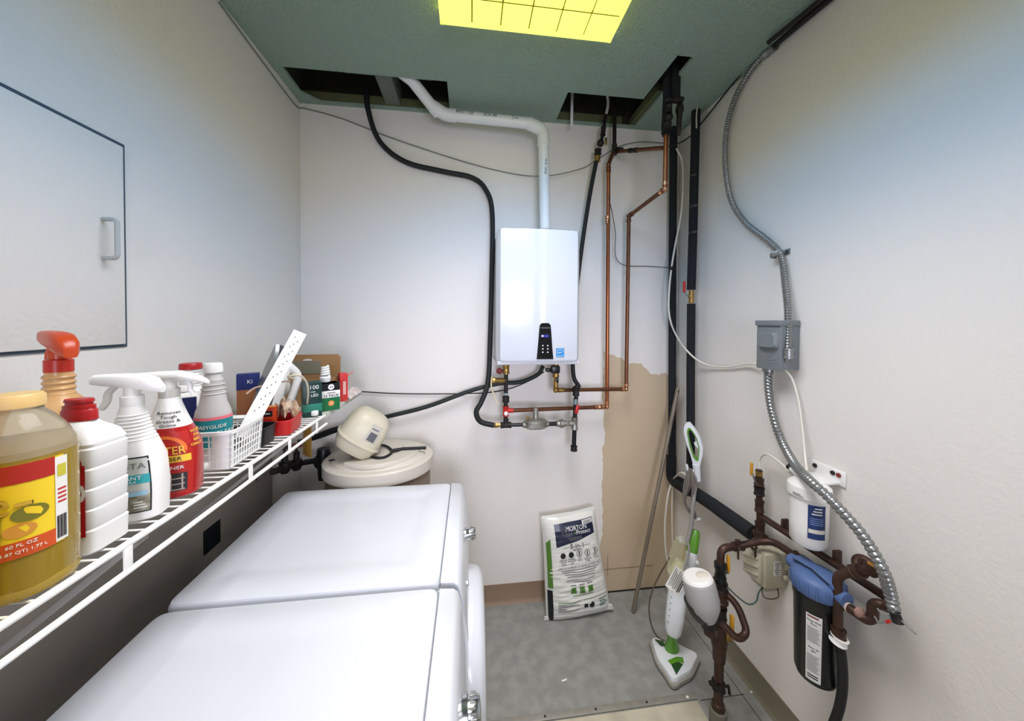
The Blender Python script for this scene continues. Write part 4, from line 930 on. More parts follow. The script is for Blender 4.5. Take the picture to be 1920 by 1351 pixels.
# --- white spray bottle STA ---
pr = [(0, .044, .026, 3.2), (.004, .048, .03, 3.2), (.07, .05, .031, 3.2), (.13, .046, .03, 3), (.165, .036, .026, 2.5), (.19, .026, .022, 2.2), (.235, .018, .018, 2), (.245, .0155, .0155, 2)]
T = bot('spray_bottle', 'white spray bottle with pale aqua label, nearest white trigger head', (-.62, .708, TOP), .22, pr, WHITE_PL); T.scale = (.97, .97, .85)
for k in range(8):
    z = .17 + k * .0075; r = sew(pr, z, 0); part(T, 'shoulder_rib', MB().loft([se(sew(pr, z + dz, PI / 2).x + e, -sew(pr, z + dz, 0).y + e, 2.3, z + dz, n=28) for dz, e in ((0, 0), (.0015, .0015), (.003, 0))]), WHITE_PL)
trigger(T, .243, WHITE_PL, None, -1, 1.0)
LA = mat('label_pale_grey', (190, 192, 182), .5, var=.05)
l_ = lab(T, pr, .02, .138, -.045, .040, INK, 'label_border', label='dark label border'); lab(T, pr, .023, .135, -.043, .0375, LA, 'label_sheet', .0012, l_)
AQ = mat('label_aqua', (40, 156, 160), .5)
lab(T, pr, .082, .101, -.043, .0375, AQ, 'aqua_band', .0016, l_)
lab(T, pr, .024, .058, -.043, .0375, mat('stone_print', (110, 104, 84), .5, rgb2=(160, 154, 132), scale=60), 'stone_print', .0016, l_)
lab(T, pr, .056, .066, .0, .034, mat('water_print', (150, 190, 206), .4), 'water_print', .0019, l_)
text_wrap(l_, 'CRYSTA', .017, pr, .119, .002, GINK, .0018, sx=.95); text_wrap(l_, 'BRILLIANT', .011, pr, .094, .001, WINK, .002); text_wrap(l_, 'FORMULA', .007, pr, .086, .004, WINK, .002)
for k in range(3): lab(T, pr, .030 + k * .006, .032 + k * .006, .016, .034 - k * .003, WINK, 'text_line', .002, l_)

# --- red degreaser spray bottle ---
pr = [(0, .046, .03, 3.2), (.004, .05, .034, 3.2), (.075, .052, .035, 3.2), (.12, .05, .034, 3), (.155, .04, .03, 2.6), (.165, .036, .028, 2.4)]
pw_ = [(.165, .036, .028, 2.4), (.19, .028, .024, 2.2), (.215, .021, .02, 2), (.235, .0165, .0165, 2)]
REDB = mat('red_bottle', (168, 22, 22), .25, var=.06, coat=.3)
T = bot('spray_bottle', 'red degreaser spray bottle with white shoulder and curved white trigger head', (-.625, .792, TOP), .26, pr, REDB); T.scale = (1, 1, .87)
part(T, 'shoulder', body(pw_), WHITE_PL, 'white shoulder')
for k, s_ in enumerate(('Removes', 'Tough', 'Grease &', 'Grime')): text_wrap(T, s_, .0095, pw_, .2 - k * .0095, .008, INK, .0012, sx=1)
part(T, 'collar', MB().rev((0, 0, .233), (0, 0, 9), [(0, .017), (.02, .017), (.024, .013)], 18), mat('clear_collar', (214, 212, 204), .25, trans=.3))
hd = MB(); hd.loft([[V((a, y_ * hy, .233 + zc + z_ * hz)) for y_, z_ in [(math.cos(2 * PI * k / 14), math.sin(2 * PI * k / 14)) for k in range(14)]] for a, hy, hz, zc in ((-.062, .006, .004, .052), (-.05, .011, .009, .052), (-.015, .0145, .013, .05), (.02, .014, .013, .05), (.045, .011, .010, .044), (.06, .008, .007, .036), (.066, .005, .004, .031))])
hd.rev((0, 0, .25), (0, 0, 9), [(0, .012), (.03, .012)], 14); part(T, 'spray_head', hd, WHITE_PL)
part(T, 'trigger', MB().tube(smooth([(.026, 0, .275), (.034, 0, .262), (.034, 0, .25), (.04, 0, .236)], 4), .005, 8), WHITE_PL)
DK = mat('label_dark', (52, 20, 20), .5)
l_ = lab(T, pr, .012, .155, -.05, .05, mat('label_red_print', (176, 34, 26), .45), label='red printed label')
lab(T, pr, .018, .06, -.05, .04, mat('tile_print', (44, 40, 40), .5), 'grill_print', .0012, l_)
for k in range(3): lab(T, pr, .02 + k * .013, .0225 + k * .013, -.05, .036, mat('grout_print', (176, 160, 150), .5), 'grill_line', .0016, l_)
for k in range(4): lab(T, pr, .02, .058, -.02 + k * .017, -.0175 + k * .017, mat('grout_print', (176, 160, 150), .5), 'grill_line', .0016, l_)
lab(T, pr, .086, .102, -.05, .046, mat('label_yellow_band', (236, 190, 60), .45), 'yellow_band', .0014, l_)
q = MB(); ring = []
for k in range(25):
    t_ = -.3 + 3.6 * k / 24
    for rr_ in (.026, .034):
        p = sew(pr, .118 + rr_ * math.sin(t_) * .9, arc_t(pr, .118, .006 + rr_ * math.cos(t_))); ring.append(p + V((p.x, p.y, 0)).normalized() * .0016)
part(l_, 'swoosh_print', MB().add(ring, [[2 * k, 2 * k + 1, 2 * k + 3, 2 * k + 2] for k in range(24)]), mat('swoosh_orange', (226, 110, 40), .5))
text_wrap(l_, 'KUTTER', .026, pr, .113, .003, mat('letter_gold', (240, 190, 70), .5), .0022, sx=.72); text_wrap(l_, 'DEGREASER', .0125, pr, .0935, .0, INK, .002, sx=.95); text_wrap(l_, 'CLEANER', .011, pr, .073, .012, WINK, .002)
for k, s_ in enumerate(('WORKS', 'FOR', 'BBQ', 'GRILLS')): text_wrap(l_, s_, .0085, pr, .15 - k * .010, .058, mat('letter_gold', (240, 190, 70), .5), .0016)

# --- things behind: white bottle with red cap, white pack with blue corner ---
pr = [(0, .03, .03, 2.4), (.004, .034, .034, 2.4), (.19, .034, .034, 2.4), (.2, .026, .026, 2), (.21, .023, .023, 2), (.262, .0225, .0225, 2)]
p_ = V((-0.8,1.085,1.518)); p_.z = TOP
T = bot('bleach_bottle', 'tall white bottle with ribbed neck and red cap, behind the red sprayer', p_, .3, pr, WHITE_PL); T.scale = (1, 1, .85)
cap(T, .262, .026, .02, RC_, label='red cap')
for k in range(6): part(T, 'neck_rib', MB().rev((0, 0, .205 + k * .0095), (0, 0, 9), [(0, .0235), (.0015, .0255), (.005, .0255), (.0065, .0235)], 22), WHITE_PL)
pr = [(0, .03, .024, 5), (.004, .033, .027, 5), (.2, .033, .027, 5), (.212, .026, .02, 4), (.216, .014, .014, 2), (.22, .014, .014, 2)]
p_ = V((-0.775,1.028,1.434)); p_.z = TOP
T = bot('white_bottle', 'white square bottle with dark blue label corner, between red sprayer and basket', p_, .5, pr, WHITE_PL); T.scale = (1, 1, .78)
l_ = lab(T, pr, .09, .20, .0, .028, mat('navy_print', (26, 40, 92), .5), label='dark blue label')
cap(T, .218, .019, .018, WHITE_PL)

# --- basket ---
BK = thing('plastic_basket', 'white plastic lattice basket holding the glass cleaner and a white strip', 'basket', (-.648, .962, TOP), (0, 0, .06))
bw, bd, bh = .07, .072, .096   # half x, half y, height
LAT = WHITE_PL
part(BK, 'base', MB().box((0, 0, .003), (bw * 1.84, bd * 1.84, .005), .002), LAT)
part(BK, 'rim', MB().loft([se(bw + e, bd + e, 7, z, n=48) for e, z in ((.0, bh - .012), (.007, bh - .008), (.008, bh), (.001, bh), (-.004, bh - .006))], cap0=False, cap1=False), LAT)
def bp(side, u, z):
    k = .92 + .08 * z / bh; hx, hy = bw * k, bd * k
    return {0: V((u * hx, -hy, z)), 1: V((hx, u * hy, z)), 2: V((u * hx, hy, z)), 3: V((-hx, u * hy, z))}[side]
for side, lo in ((0, 1.0), (1, 1.0), (2, 1.0), (3, 1.0)):
    n = 9 if side in (0, 2) else 12
    g = MB()
    for i in range(n + 1):
        u = -1 + 2 * i / n; g.tube([bp(side, u, .004), bp(side, u, bh - .004)], .0016, 5)
    for j in range(6): g.tube([bp(side, -1, .006 + j * (bh - .014) / 5), bp(side, 1, .006 + j * (bh - .014) / 5)], .0016, 5)
    part(BK, 'lattice', g, LAT)['kind'] = 'stuff'
for sx in (-1, 1):
    for sy in (-1, 1):
        c_ = V((sx * bw, sy * bd, 0)); m = MB()
        e = .04; m.loft([[V((sx * bw * k + dx * sx, sy * bd * k + dy * sy, z)) for dx, dy in ((-e, .0012), (-.006, .0012), (.0012, -.006), (.0012, -.012), (-.0012, -.012), (-.0012, -.0075), (-.0075, -.0012), (-e, -.0012))] for z, k in ((.002, .92), (bh - .004, 1.0))])
        part(BK, 'solid_corner', m, LAT)
# sponge block seen through the lattice
single('sponge', MB().box((-.685, .918, TOP + .045), (.04, .03, .07), .006), mat('orange_sponge', (184, 112, 44), .8, var=.15, bump=.4), 'orange-brown sponge inside the near end of the basket', 'sponge')
# glass cleaner
pr = [(0, .03, .03, 2), (.004, .034, .034, 2), (.10, .035, .035, 2), (.115, .033, .033, 2), (.135, .026, .026, 2), (.16, .022, .022, 2), (.185, .0185, .0185, 2), (.19, .0195, .0195, 2), (.195, .0165, .0165, 2), (.21, .015, .015, 2)]
GCM = mat('frosted_bottle', (222, 218, 214), .3, var=.03, trans=.35, ior=1.3)
T = bot('glass_cleaner', 'frosted glass-cleaner bottle with teal label and white cap, standing in the basket', (-.664, .972, TOP + .006), .55, pr, GCM); T.scale = (1.1, 1.1, 1.07)
TEAL = mat('teal_label', (24, 132, 140), .5, var=.04)
l_ = lab(T, pr, .03, .098, -.05, .05, TEAL, label='teal label'); lab(T, pr, .098, .105, -.05, .05, mat('pink_band', (220, 110, 120), .5), 'pink_band', .001, l_)
text_wrap(l_, 'EASYGLIDE', .0115, pr, .082, -.003, WINK, .0015); text_wrap(l_, 'GLASS CLEANER', .0135, pr, .066, .012, WINK, .0015)
cap(T, .208, .0185, .022, WHITE_PL)
for k in range(3): part(T, 'shoulder_rib', MB().rev((0, 0, .155 + k * .011), (0, 0, 9), [(0, .0225 - k * .001), (.002, .0245 - k * .001), (.004, .0225 - k * .001)], 24), GCM)
# black item beside it
single('black_spray_cap', MB().box((-.702, .925, TOP + .105), (.02, .035, .02), .006), BLACK_PL, 'small black item lying against the glass cleaner bottle', 'cap')
single('clear_bag', MB().loft([se(.018 * k, .015 * k, 2.3, TOP + .008 + z, -.692, 1.012, 20) for z, k in ((0, .7), (.03, 1), (.08, 1.05), (.12, .8), (.145, .45), (.16, .25))]), mat('film', (226, 222, 212), .25, var=.05, trans=.5, ior=1.15), 'clear plastic bag standing in the basket behind the glass cleaner', 'bag')
# white strip leaning out of the basket
s0, s1 = V((-.612, 1.0, TOP + .045)), V((-0.5385,1.16,1.69))
d_ = (s1 - s0).normalized(); wd = V((.8, .6, 0)); wd = (wd - d_ * wd.dot(d_)).normalized(); nn_ = d_.cross(wd)
ST = thing('white_strip', 'long white perforated plastic strip leaning up out of the basket', 'strip', s0, world=True)
prof = [(-.019, .004), (-.019, -.001), (.019, -.001), (.019, .004), (.0165, .004), (.0165, .0012), (-.0165, .0012), (-.0165, .004)]
part(ST, 'channel', MB().loft([[p + wd * a + nn_ * b_ for a, b_ in prof] for p in (s0, s1)]), WHITE_PL)
for k in range(22):
    c_ = s0.lerp(s1, .22 + k * .034) + wd * ((k % 3 - 1) * .006)
    part(ST, 'perforation', MB().add([c_ + wd * a * .0014 + d_ * b_ * .0026 + nn_ * s_ for s_ in (-.0014, .0016) for a, b_ in ((-1, -1), (1, -1), (1, 1), (-1, 1))], [[0, 1, 2, 3], [7, 6, 5, 4], [0, 1, 5, 4], [1, 2, 6, 5], [2, 3, 7, 6], [3, 0, 4, 7]]), GINK)
# --- black bin, red tray, iron ---
bn = MB().loft([se(.044, .034, 7, TOP + .0, -.635, 1.085, 32), se(.048, .038, 7, TOP + .05, -.635, 1.085, 32), se(.051, .041, 7, TOP + .052, -.635, 1.085, 32), se(.046, .036, 7, TOP + .052, -.635, 1.085, 32), se(.041, .031, 7, TOP + .006, -.635, 1.085, 32)])
single('black_tray', bn, BLACK_PL, 'black plastic tray between basket and red tray', 'tray')
RT = thing('red_tray', 'red plastic tray holding a rag and a small orange box', 'tray', (-.635, 1.195, TOP), (0, 0, .1)); RT.scale = (.8, .88, .95)
part(RT, 'tub', MB().loft([se(.078, .06, 8, 0, n=32), se(.084, .066, 8, .048, n=32), se(.082, .064, 8, .05, n=32), se(.076, .058, 8, .048, n=32), se(.07, .052, 8, .004, n=32)]), mat('tray_red', (186, 28, 24), .4, var=.06))
OBX = thing('orange_box', 'orange-red carton with black label standing in the red tray', 'box', (-.655, 1.178, TOP + .006), (0, 0, .12)); OBX.scale = (.85, .85, .9)
part(OBX, 'carton', MB().box((0, 0, .044), (.075, .028, .088), .001), mat('orange_carton', (206, 66, 26), .5, var=.05))
part(OBX, 'top_flap', MB().box((0, .0, .089), (.077, .03, .002)), mat('flap_orange', (224, 140, 60), .5))
part(OBX, 'label_sheet', quad((.006, -.0142, .066), (1, 0, 0), (0, 0, 1), .05, .02), INK); part(OBX, 'label_line', quad((.008, -.0150, .066), (1, 0, 0), (0, 0, 1), .03, .004), WINK)
for k in range(2): part(OBX, 'panel_print', quad((-.018 + k * .034, -.0142, .032), (1, 0, 0), (0, 0, 1), .028, .028), mat('carton_red', (190, 40, 24), .5))
rag = MB(); g = []
for i in range(15):
    row = []
    for j in range(15):
        u, v = i / 14 - .5, j / 14 - .5
        z = .055 + .055 * noise.noise(V((u * 4, v * 4, 1.3))) + .045 * (1 - 2 * abs(u)) * (1 - abs(v))
        row.append(V((-.612 + u * .065 + .01 * noise.noise(V((u * 5, v * 5, 7))), 1.215 + v * .06, TOP + z)))
    g.append(row)
rag.loft(g, False, False, closed=False)
single('work_rag', rag, mat('brown_rag', (158, 126, 98), .9, rgb2=(196, 178, 156), scale=40), 'crumpled brown and cream cloth in the red tray', 'cloth')
# clothes iron stood on its heel
iz = TOP
IR = thing('clothes_iron', 'white clothes iron standing on its heel, silver soleplate towards the left', 'iron', (-.765, 1.30, TOP + .02), (0, .28, .75)); IR.scale = (1.05, 1.05, 1.12)
def ip(t): return .052 * math.sin(min(1, (1 - t) * 1.35) * PI / 2) ** .8
hs = [i / 14 * .999 for i in range(15)]
sole = [V((-.0, -ip(t), .004 + t * .235)) for t in hs] + [V((-.0, ip(t), .004 + t * .235)) for t in hs[::-1]]
part(IR, 'soleplate', MB().loft([sole, [p + V((.012, 0, 0)) for p in sole]]), mat('soleplate_steel', (150, 152, 152), .25, .9, var=.08), 'silver soleplate')
part(IR, 'skirt', MB().loft([[p + V((.012, 0, 0)) for p in sole], [V((.03, p.y * .92, p.z * .97 + .003)) for p in sole]]), mat('iron_grey_skirt', (60, 62, 66), .4))
part(IR, 'housing', MB().loft([[V((.03, p.y * .9, p.z * .95 + .004)) for p in sole], [V((.055, p.y * .75, p.z * .86 + .008)) for p in sole], [V((.068, p.y * .4, p.z * .7 + .018)) for p in sole]]), WHITE_PL)
part(IR, 'handle', MB().tube(fillet([V((.06, 0, .02)), V((.10, 0, .03)), V((.102, 0, .15)), V((.06, 0, .175))], .04), .014, 12), WHITE_PL)
part(IR, 'dial', MB().rev((.066, 0, .10), (1, 0, .10), [(0, .024), (.012, .023), (.014, .018)], 24), mat('dial_grey', (160, 158, 148), .4))
part(IR, 'heel', MB().box((.05, 0, .006), (.1, .085, .012), .005), mat('iron_dark_heel', (46, 48, 50), .4))
BEIGE = mat('beige_cord', (206, 196, 170), .5)
single('iron_cord', MB().tube(smooth([V((-0.5951,1.24,1.527)), V((-0.5956,1.2,1.541)), V((-0.5721,1.22,1.543)), V((-0.5666,1.26,1.514)), V((-0.5776,1.3,1.468)), V((-0.6082,1.36,1.412))], 6), .0035, 8), BEIGE, 'beige cord looping over the iron and down to the shelf', 'cord')
single('grey_cord', MB().tube(smooth([V((-0.6619,1.1,1.507)), V((-0.65,1.12,1.521)), V((-0.6279,1.14,1.525)), V((-0.6099,1.18,1.527)), V((-0.5875,1.2,1.528))], 6), .0028, 8), mat('tan_cord', (176, 150, 130), .5), 'tan cord wrapped around the left of the iron', 'cord')
# blue and brown box behind the iron
T = thing('blue_box', 'small carton with blue top and brown lower half, behind the iron', 'box', V((-0.86,1.448,1.395)) * V((1, 1, 0)).x + V((0, 0, 0)), (0, 0, .6)) if False else None
bp_ = V((-0.85,1.425,1.448)); bp_.z = SZ + .001
T = thing('blue_box', 'small carton with blue top and brown lower half, behind the iron', 'box', bp_, (0, 0, .5))
part(T, 'carton', MB().box((0, 0, .055), (.07, .04, .11), .001), mat('carton_brown', (150, 92, 54), .6))
t_ = part(T, 'blue_panel', MB().box((0, 0, .13), (.071, .041, .06), .001), mat('carton_blue', (34, 46, 110), .5))
text(t_, 'KI', .02, (.005, -.0212, .13), (1, 0, 0), (0, 0, 1), WINK)

# --- bulb boxes at the far end ---
def base(px, py, x): 
    return None
GE = thing('bulb_carton', 'dark green and white bulb carton at the front end of the shelf board', 'box', V((-0.5625,1.458,1.361)) + V((-.02, .02, 0)), (0, 0, .62))
part(GE, 'carton', MB().box((0, 0, .055), (.078, .06, .11), .001), mat('carton_green', (16, 104, 58), .45))
part(GE, 'black_top', MB().box((0, -.0005, .095), (.0785, .0602, .03), .0005), BLACK_PL)
part(GE, 'white_band', MB().box((.004, -.001, .067), (.0705, .0604, .028), .0005), PAPER)
part(GE, 'round_mark', MB().rev((.006, -.031, .03), (.006, -1, .03), [(0, .011), (.0004, .011)], 20), mat('mark_orange', (226, 140, 70), .5))
text(GE, '12', .010, (.006, -.0325, .03), (1, 0, 0), (0, 0, 1), WINK); text(GE, '12 PACK', .015, (.006, -.0322, .061), (1, 0, 0), (0, 0, 1), INK); part(GE, 'label_line', quad((.006, -.0318, .073), (1, 0, 0), (0, 0, 1), .03, .003), GINK)
mk = MB(); mk.rev((.006, -.031, .096), (.006, -1, .096), [(0, .0115), (.0006, .0115)], 20); part(GE, 'round_emblem', mk, WINK); text(GE, 'GE', .011, (.006, -.0322, .096), (1, 0, 0), (0, 0, 1), INK)
part(GE, 'side_flap', MB().box((-.042, -.02, .06), (.002, .03, .1)), PAPER); part(GE, 'side_panel', MB().box((.0398, 0, .06), (.001, .056, .1)), mat('carton_grey', (170, 168, 164), .5))
CF = thing('spiral_bulb', 'white spiral compact fluorescent bulb on top of the green carton', 'bulb', V((-0.5625,1.458,1.361)) + V((-.03, .025, .11)))
part(CF, 'ballast', MB().rev((0, 0, 0), (0, 0, 1), [(0, .012), (.004, .019), (.022, .021), (.027, .015)], 20), WHITE_PL)
part(CF, 'spiral_tube', MB().tube([V((.0145 * (1 - .25 * k / 90) * math.cos(k * .28), .0145 * (1 - .25 * k / 90) * math.sin(k * .28), .028 + k * .00042)) for k in range(95)], .0045, 8), WHITE_PL)
p_ = V((-0.5859,1.36,1.361)) + V((-.02, .03, 0))
LD = thing('bulb_carton', 'dark teal bulb carton between the iron cord and the green carton', 'box', p_, (0, 0, .55))
part(LD, 'carton', MB().box((0, 0, .065), (.062, .06, .13), .001), mat('carton_dark_teal', (14, 52, 48), .4)); part(LD, 'teal_stripe', MB().box((0, -.0005, .035), (.0625, .0602, .03), .0005, Matrix.Identity(3)), mat('carton_teal', (40, 120, 100), .4))
text(LD, '100', .022, (.004, -.0316, .112), (1, 0, 0), (0, 0, 1), WINK); text(LD, 'LED', .015, (.006, -.0316, .082), (1, 0, 0), (0, 0, 1), WINK); text(LD, 'watt', .009, (.0, -.0316, .096), (1, 0, 0), (0, 0, 1), WINK)
# open cardboard box
KB = mat('cardboard', (160, 122, 78), .8, var=.08); KBI = mat('cardboard_grey_inside', (128, 124, 104), .8, var=.06)
CB_ = thing('cardboard_box', 'open brown cardboard box with raised rear flap, in the back corner', 'box', (-.715, 1.62, SZ + .001), (0, 0, .12))
w_, d2, h_ = .22, .16, .115
part(CB_, 'base', MB().box((0, 0, .002), (w_, d2, .004)), KB)
for n_, c_, s_ in (('front_wall', (0, -d2 / 2, h_ / 2), (w_, .004, h_)), ('rear_wall', (0, d2 / 2, h_ / 2), (w_, .004, h_)), ('side_wall', (-w_ / 2, 0, h_ / 2), (.004, d2, h_)), ('side_wall', (w_ / 2, 0, h_ / 2), (.004, d2, h_))): part(CB_, n_, MB().box(c_, s_), KB)
fp = [(-w_ / 2, h_), (w_ / 2, h_), (w_ / 2, h_ + .078), (w_ / 2 - .012, h_ + .09), (-w_ / 2 + .012, h_ + .09), (-w_ / 2, h_ + .078)]
fl_ = part(CB_, 'rear_flap', MB().prism(fp, d2 / 2 - .002, d2 / 2 + .002, 'y'), KB); part(fl_, 'hand_slot', MB().prism([(.02 * math.cos(t_) - .03, h_ + .062 + .008 * math.sin(t_)) for t_ in [PI * k / 8 for k in range(9)]], d2 / 2 - .004, d2 / 2 - .0015, 'y'), PAPER)
part(CB_, 'flap_lining', MB().box((-.035, d2 / 2 - .003, h_ + .03), (.12, .002, .06)), KBI)
p_ = V((-0.5589,1.615,1.361))
T = thing('red_carton', 'narrow red carton at the right end of the cardboard box', 'box', p_ + V((-.02, .025, 0)), (0, 0, .5))
part(T, 'carton', MB().box((0, 0, .062), (.032, .05, .125), .001), mat('carton_bright_red', (206, 52, 50), .45)); part(T, 'white_print', quad((0.002, -.0254, .06), (1, 0, 0), (0, 0, 1), .012, .06), mat('pinkish_print', (232, 180, 170), .5)); part(T, 'corner_flap', MB().box((.028, -.005, .118), (.03, .002, .006), 0, Matrix.Rotation(-.6, 3, 'Y')), mat('flap_pink', (206, 120, 100), .5))
# crumpled white bag
g = []; p_ = V((-.574, 1.72, SZ))
for i in range(15):
    row = []
    for j in range(13):
        u, v = i / 14 - .5, j / 12 - .5
        z = .006 + .03 * max(0, (1 - (2 * u) ** 2)) * (1 - (2 * v) ** 4) + .016 * noise.noise(V((u * 5, v * 5, 3.1)))
        row.append(p_ + V((u * .055, v * .2, max(.002, z))))
    g.append(row)
single('crumpled_bag', MB().loft(g, False, False, closed=False), mat('white_film_bag', (222, 218, 210), .4, rgb2=(204, 176, 168), scale=30), 'crumpled white plastic bag on the end of the shelf board', 'bag')
single('white_plug', MB().box((-.585, 1.385, TOP + .012), (.022, .05, .02), .004), WHITE_PL, 'small white plug adapter lying at the shelf front before the green carton', 'plug')

# ================= corner behind the dryer =================
BT = thing('brine_tank', 'round brown-grey salt tank with pale lid behind the dryer', 'tank', (-.46, 1.80, 0), world=True)
tx, ty = -.46, 1.81
TAN = mat('tank_taupe', (140, 122, 106), .5, var=.05); LIDM = mat('tank_lid', (204, 198, 184), .45, var=.04)
def ring(r, z, k=1): return [V((tx + r * 1.08 * math.cos(2 * PI * i / 64), ty + r * .94 * math.sin(2 * PI * i / 64), z)) for i in range(64)]
part(BT, 'drum', MB().loft([ring(.215, 0), ring(.225, .02), ring(.235, .98)]), TAN)
part(BT, 'lid', MB().loft([ring(.238, .972), ring(.247, .974), ring(.247, 1.027), ring(.24, 1.034), ring(.215, 1.036), ring(.205, 1.05), ring(.15, 1.06), ring(.05, 1.064)]), LIDM)
part(BT, 'lid_step', MB().loft([[V((tx + .205 * math.cos(t_) * k, ty + .2 * math.sin(t_) * k, z)) for t_ in [-2.2 + 2.6 * i / 20 for i in range(21)]] + [V((tx + .12 * math.cos(t_) * k, ty + .12 * math.sin(t_) * k, z)) for t_ in [.4 - 2.6 * i / 20 for i in range(21)]] for z, k in ((1.047, 1), (1.064, 1), (1.068, .985))]), LIDM)
m = MB(); m.box((tx - .2, ty - .085, 1.052), (.03, .005, .004)); m.box((tx - .2, ty - .085, 1.052), (.005, .025, .004)); part(BT, 'lid_screw', m, INK)
part(BT, 'overflow_spout', MB().rev((tx - .18, ty - .15, .93), (tx - .25, ty - .19, .91), [(0, .014), (.03, .014), (.032, .018), (.05, .018)], 12), OFFWHITE)
# beige rounded control head lying on the tank
DM = thing('beige_dome', 'beige rounded plastic housing with small label, tipped over on the tank lid', 'housing', V((-.585, 1.72, 1.085)), (0, .62, .25))
DB = mat('beige_housing', (208, 200, 176), .4, var=.04)
def rs(h, p, z): return se(h, h * .95, p, z, n=40)
part(DM, 'upper_shell', MB().loft([rs(.104, 3, .085), rs(.106, 3, .10), rs(.10, 3, .16), rs(.088, 2.8, .20), rs(.065, 2.5, .222), rs(.03, 2.2, .23)]), DB)
part(DM, 'seam_band', MB().loft([rs(.108, 3, .078), rs(.111, 3, .081), rs(.111, 3, .088), rs(.107, 3, .091)]), DB)
part(DM, 'lower_shell', MB().loft([rs(.06, 2.6, .02), rs(.085, 2.8, .025), rs(.098, 3, .05), rs(.104, 3, .08)]), DB)
pd = [(.10, .106, .1007, 3), (.16, .10, .095, 3), (.20, .088, .0836, 2.8)]
lbl = part(DM, 'label_sheet', patch(pd, .115, .195, .005, .062, .0012), mat('label_greyish', (190, 184, 172), .5), 'pale label')
part(DM, 'label_print', patch(pd, .12, .16, .016, .052, .002), mat('dark_print', (90, 92, 96), .5)); part(DM, 'label_print', patch(pd, .172, .178, .012, .045, .002), GINK)
# strap wrench
WR = thing('filter_wrench', 'black filter wrench lying on the tank lid', 'wrench', (-0.3807,1.786,1.07), world=True)
lp = [V((-0.5107,1.767,1.072)), V((-0.4979,1.833,1.074)), V((-0.4394,1.834,1.074)), V((-0.3854,1.748,1.074)), V((-0.4066,1.677,1.074)), V((-0.4639,1.689,1.074)), V((-0.5107,1.767,1.072))]
part(WR, 'loop', MB().tube(smooth(lp, 5), .006, 8), BLACK_RUB); part(WR, 'handle', MB().tube([V((-0.3923,1.756,1.074)), V((-0.3396,1.778,1.074)), V((-0.2228,1.78,1.074))], [.009, .008, .008], 10), BLACK_RUB); part(WR, 'buckle', MB().box(V((-0.565,1.754,1.074)), (.05, .03, .018), .005), BLACK_RUB)
# dark valves low in the corner
CV = thing('shutoff_manifold', 'dark pipe with two shut-off valves in the corner under the shelf board', 'valve', (-0.8573,1.747,1.032), world=True)
part(CV, 'pipe', MB().tube(fillet([(-0.8573,1.599,1.061), (-0.8573,1.823,1.005), (-0.7841,1.892,0.9901), (-0.7362,1.892,0.9993)], .04), .014, 12), IRON)
for px in (534, 556):
    c_ = V((-0.8573,1.694,1.044)) if px == 534 else V((-0.8573,1.802,1.011))
    part(CV, 'valve_body', MB().rev(c_ - V((0, 0, .03)), c_ + V((0, 0, 1)), [(0, .016), (.015, .024), (.05, .024), (.055, .014), (.09, .014), (.092, .006), (.12, .006)], 14), IRON)
    w_ = c_ + V((0, 0, .085)); part(CV, 'hand_wheel', MB().rev(w_, w_ + V((0, 0, 1)), [(0, .008), (.002, .028), (.012, .028), (.016, .010)], 10), DRED if px == 556 else IRON)
part(CV, 'round_cap', MB().rev((-0.7655,1.892,0.9892), V((-0.7655,1.892,0.9892)) + V((.3, -1, -.1)), [(-.02, .02), (0, .045), (.012, .048), (.02, .04), (.022, .015)], 24), BLACK_PL)
c_ = V((-0.7574,1.872,1.008)); part(CV, 'down_leg', MB().rev(c_ + V((0, 0, .05)), c_ - V((0, 0, 1)), [(0, .03), (.03, .034), (.10, .03), (.16, .026), (.162, .01)], 16), BLACK_PL)
single('hanging_card', MB().box(V((-0.7873,1.759,1.139)), (.004, .07, .15), .001, Matrix.Rotation(.9, 3, 'Z')), mat('mustard_card', (178, 136, 56), .6, var=.08), 'mustard yellow card hanging under the end of the shelf', 'card')
single('short_hose', MB().tube(smooth([(-0.8303,1.952,1.096), (-0.7594,1.932,1.129), (-0.6635,1.932,1.155)], 5), .012, 10), BLACK_RUB, 'short black hose stub behind the beige dome under the shelf board', 'hose')

# ================= floor things =================
# ---- salt bag leaning on the back wall ----
SBG = thing('salt_bag', 'white bag of water softener salt with navy and green print leaning on the back wall', 'bag', (.628, 1.912, 0), world=True)
b0, b1 = V((.64, 1.905, 0)), V((.592, 1.985, .572))
up = (b1 - b0); hgt = up.length; up.normalize(); ex = V((1, .0, 0)); ex = (ex - up * ex.dot(up)).normalized(); nz = ex.cross(up)  # nz faces the viewer
def bag(u, v, side, puff=1):
    """u,v in 0..1; side +1 front, -1 back"""
    wdt = .182 + .012 * math.cos(v * PI) - .004 * math.sin(v * PI)
    x = (u - .5) * 2
    e = (max(0, 1 - abs(x) ** 3.2)) ** .55 * (max(0, 1 - abs(2 * v - 1) ** 5)) ** .6
    th = .062 * e
    wr = .007 * noise.noise(V((u * 4, v * 40, 2.2))) + .006 * noise.noise(V((u * 4, v * 7, 5)))
    if side > 0: th += wr * e * (1.2 if v < .55 else .5)
    th = th if side > 0 else min(th, .05)
    p = b0 + up * (v * hgt) + ex * (x * wdt * (1 - .035 * e)) + nz * (side * th)
    p.z = max(p.z, .004)
    return p
NU, NV = 30, 110
m = MB(); m.loft([[bag(i / NU, j / NV, 1) for i in range(NU + 1)] for j in range(NV + 1)], False, False, closed=False); m.loft([[bag(i / NU, j / NV, -1) for i in range(NU + 1)] for j in range(NV + 1)], False, False, closed=False)
BAGM = mat('white_poly_bag', (222, 222, 212), .35, var=.04, scale=6, coat=.2)
part(SBG, 'sack', m, BAGM)
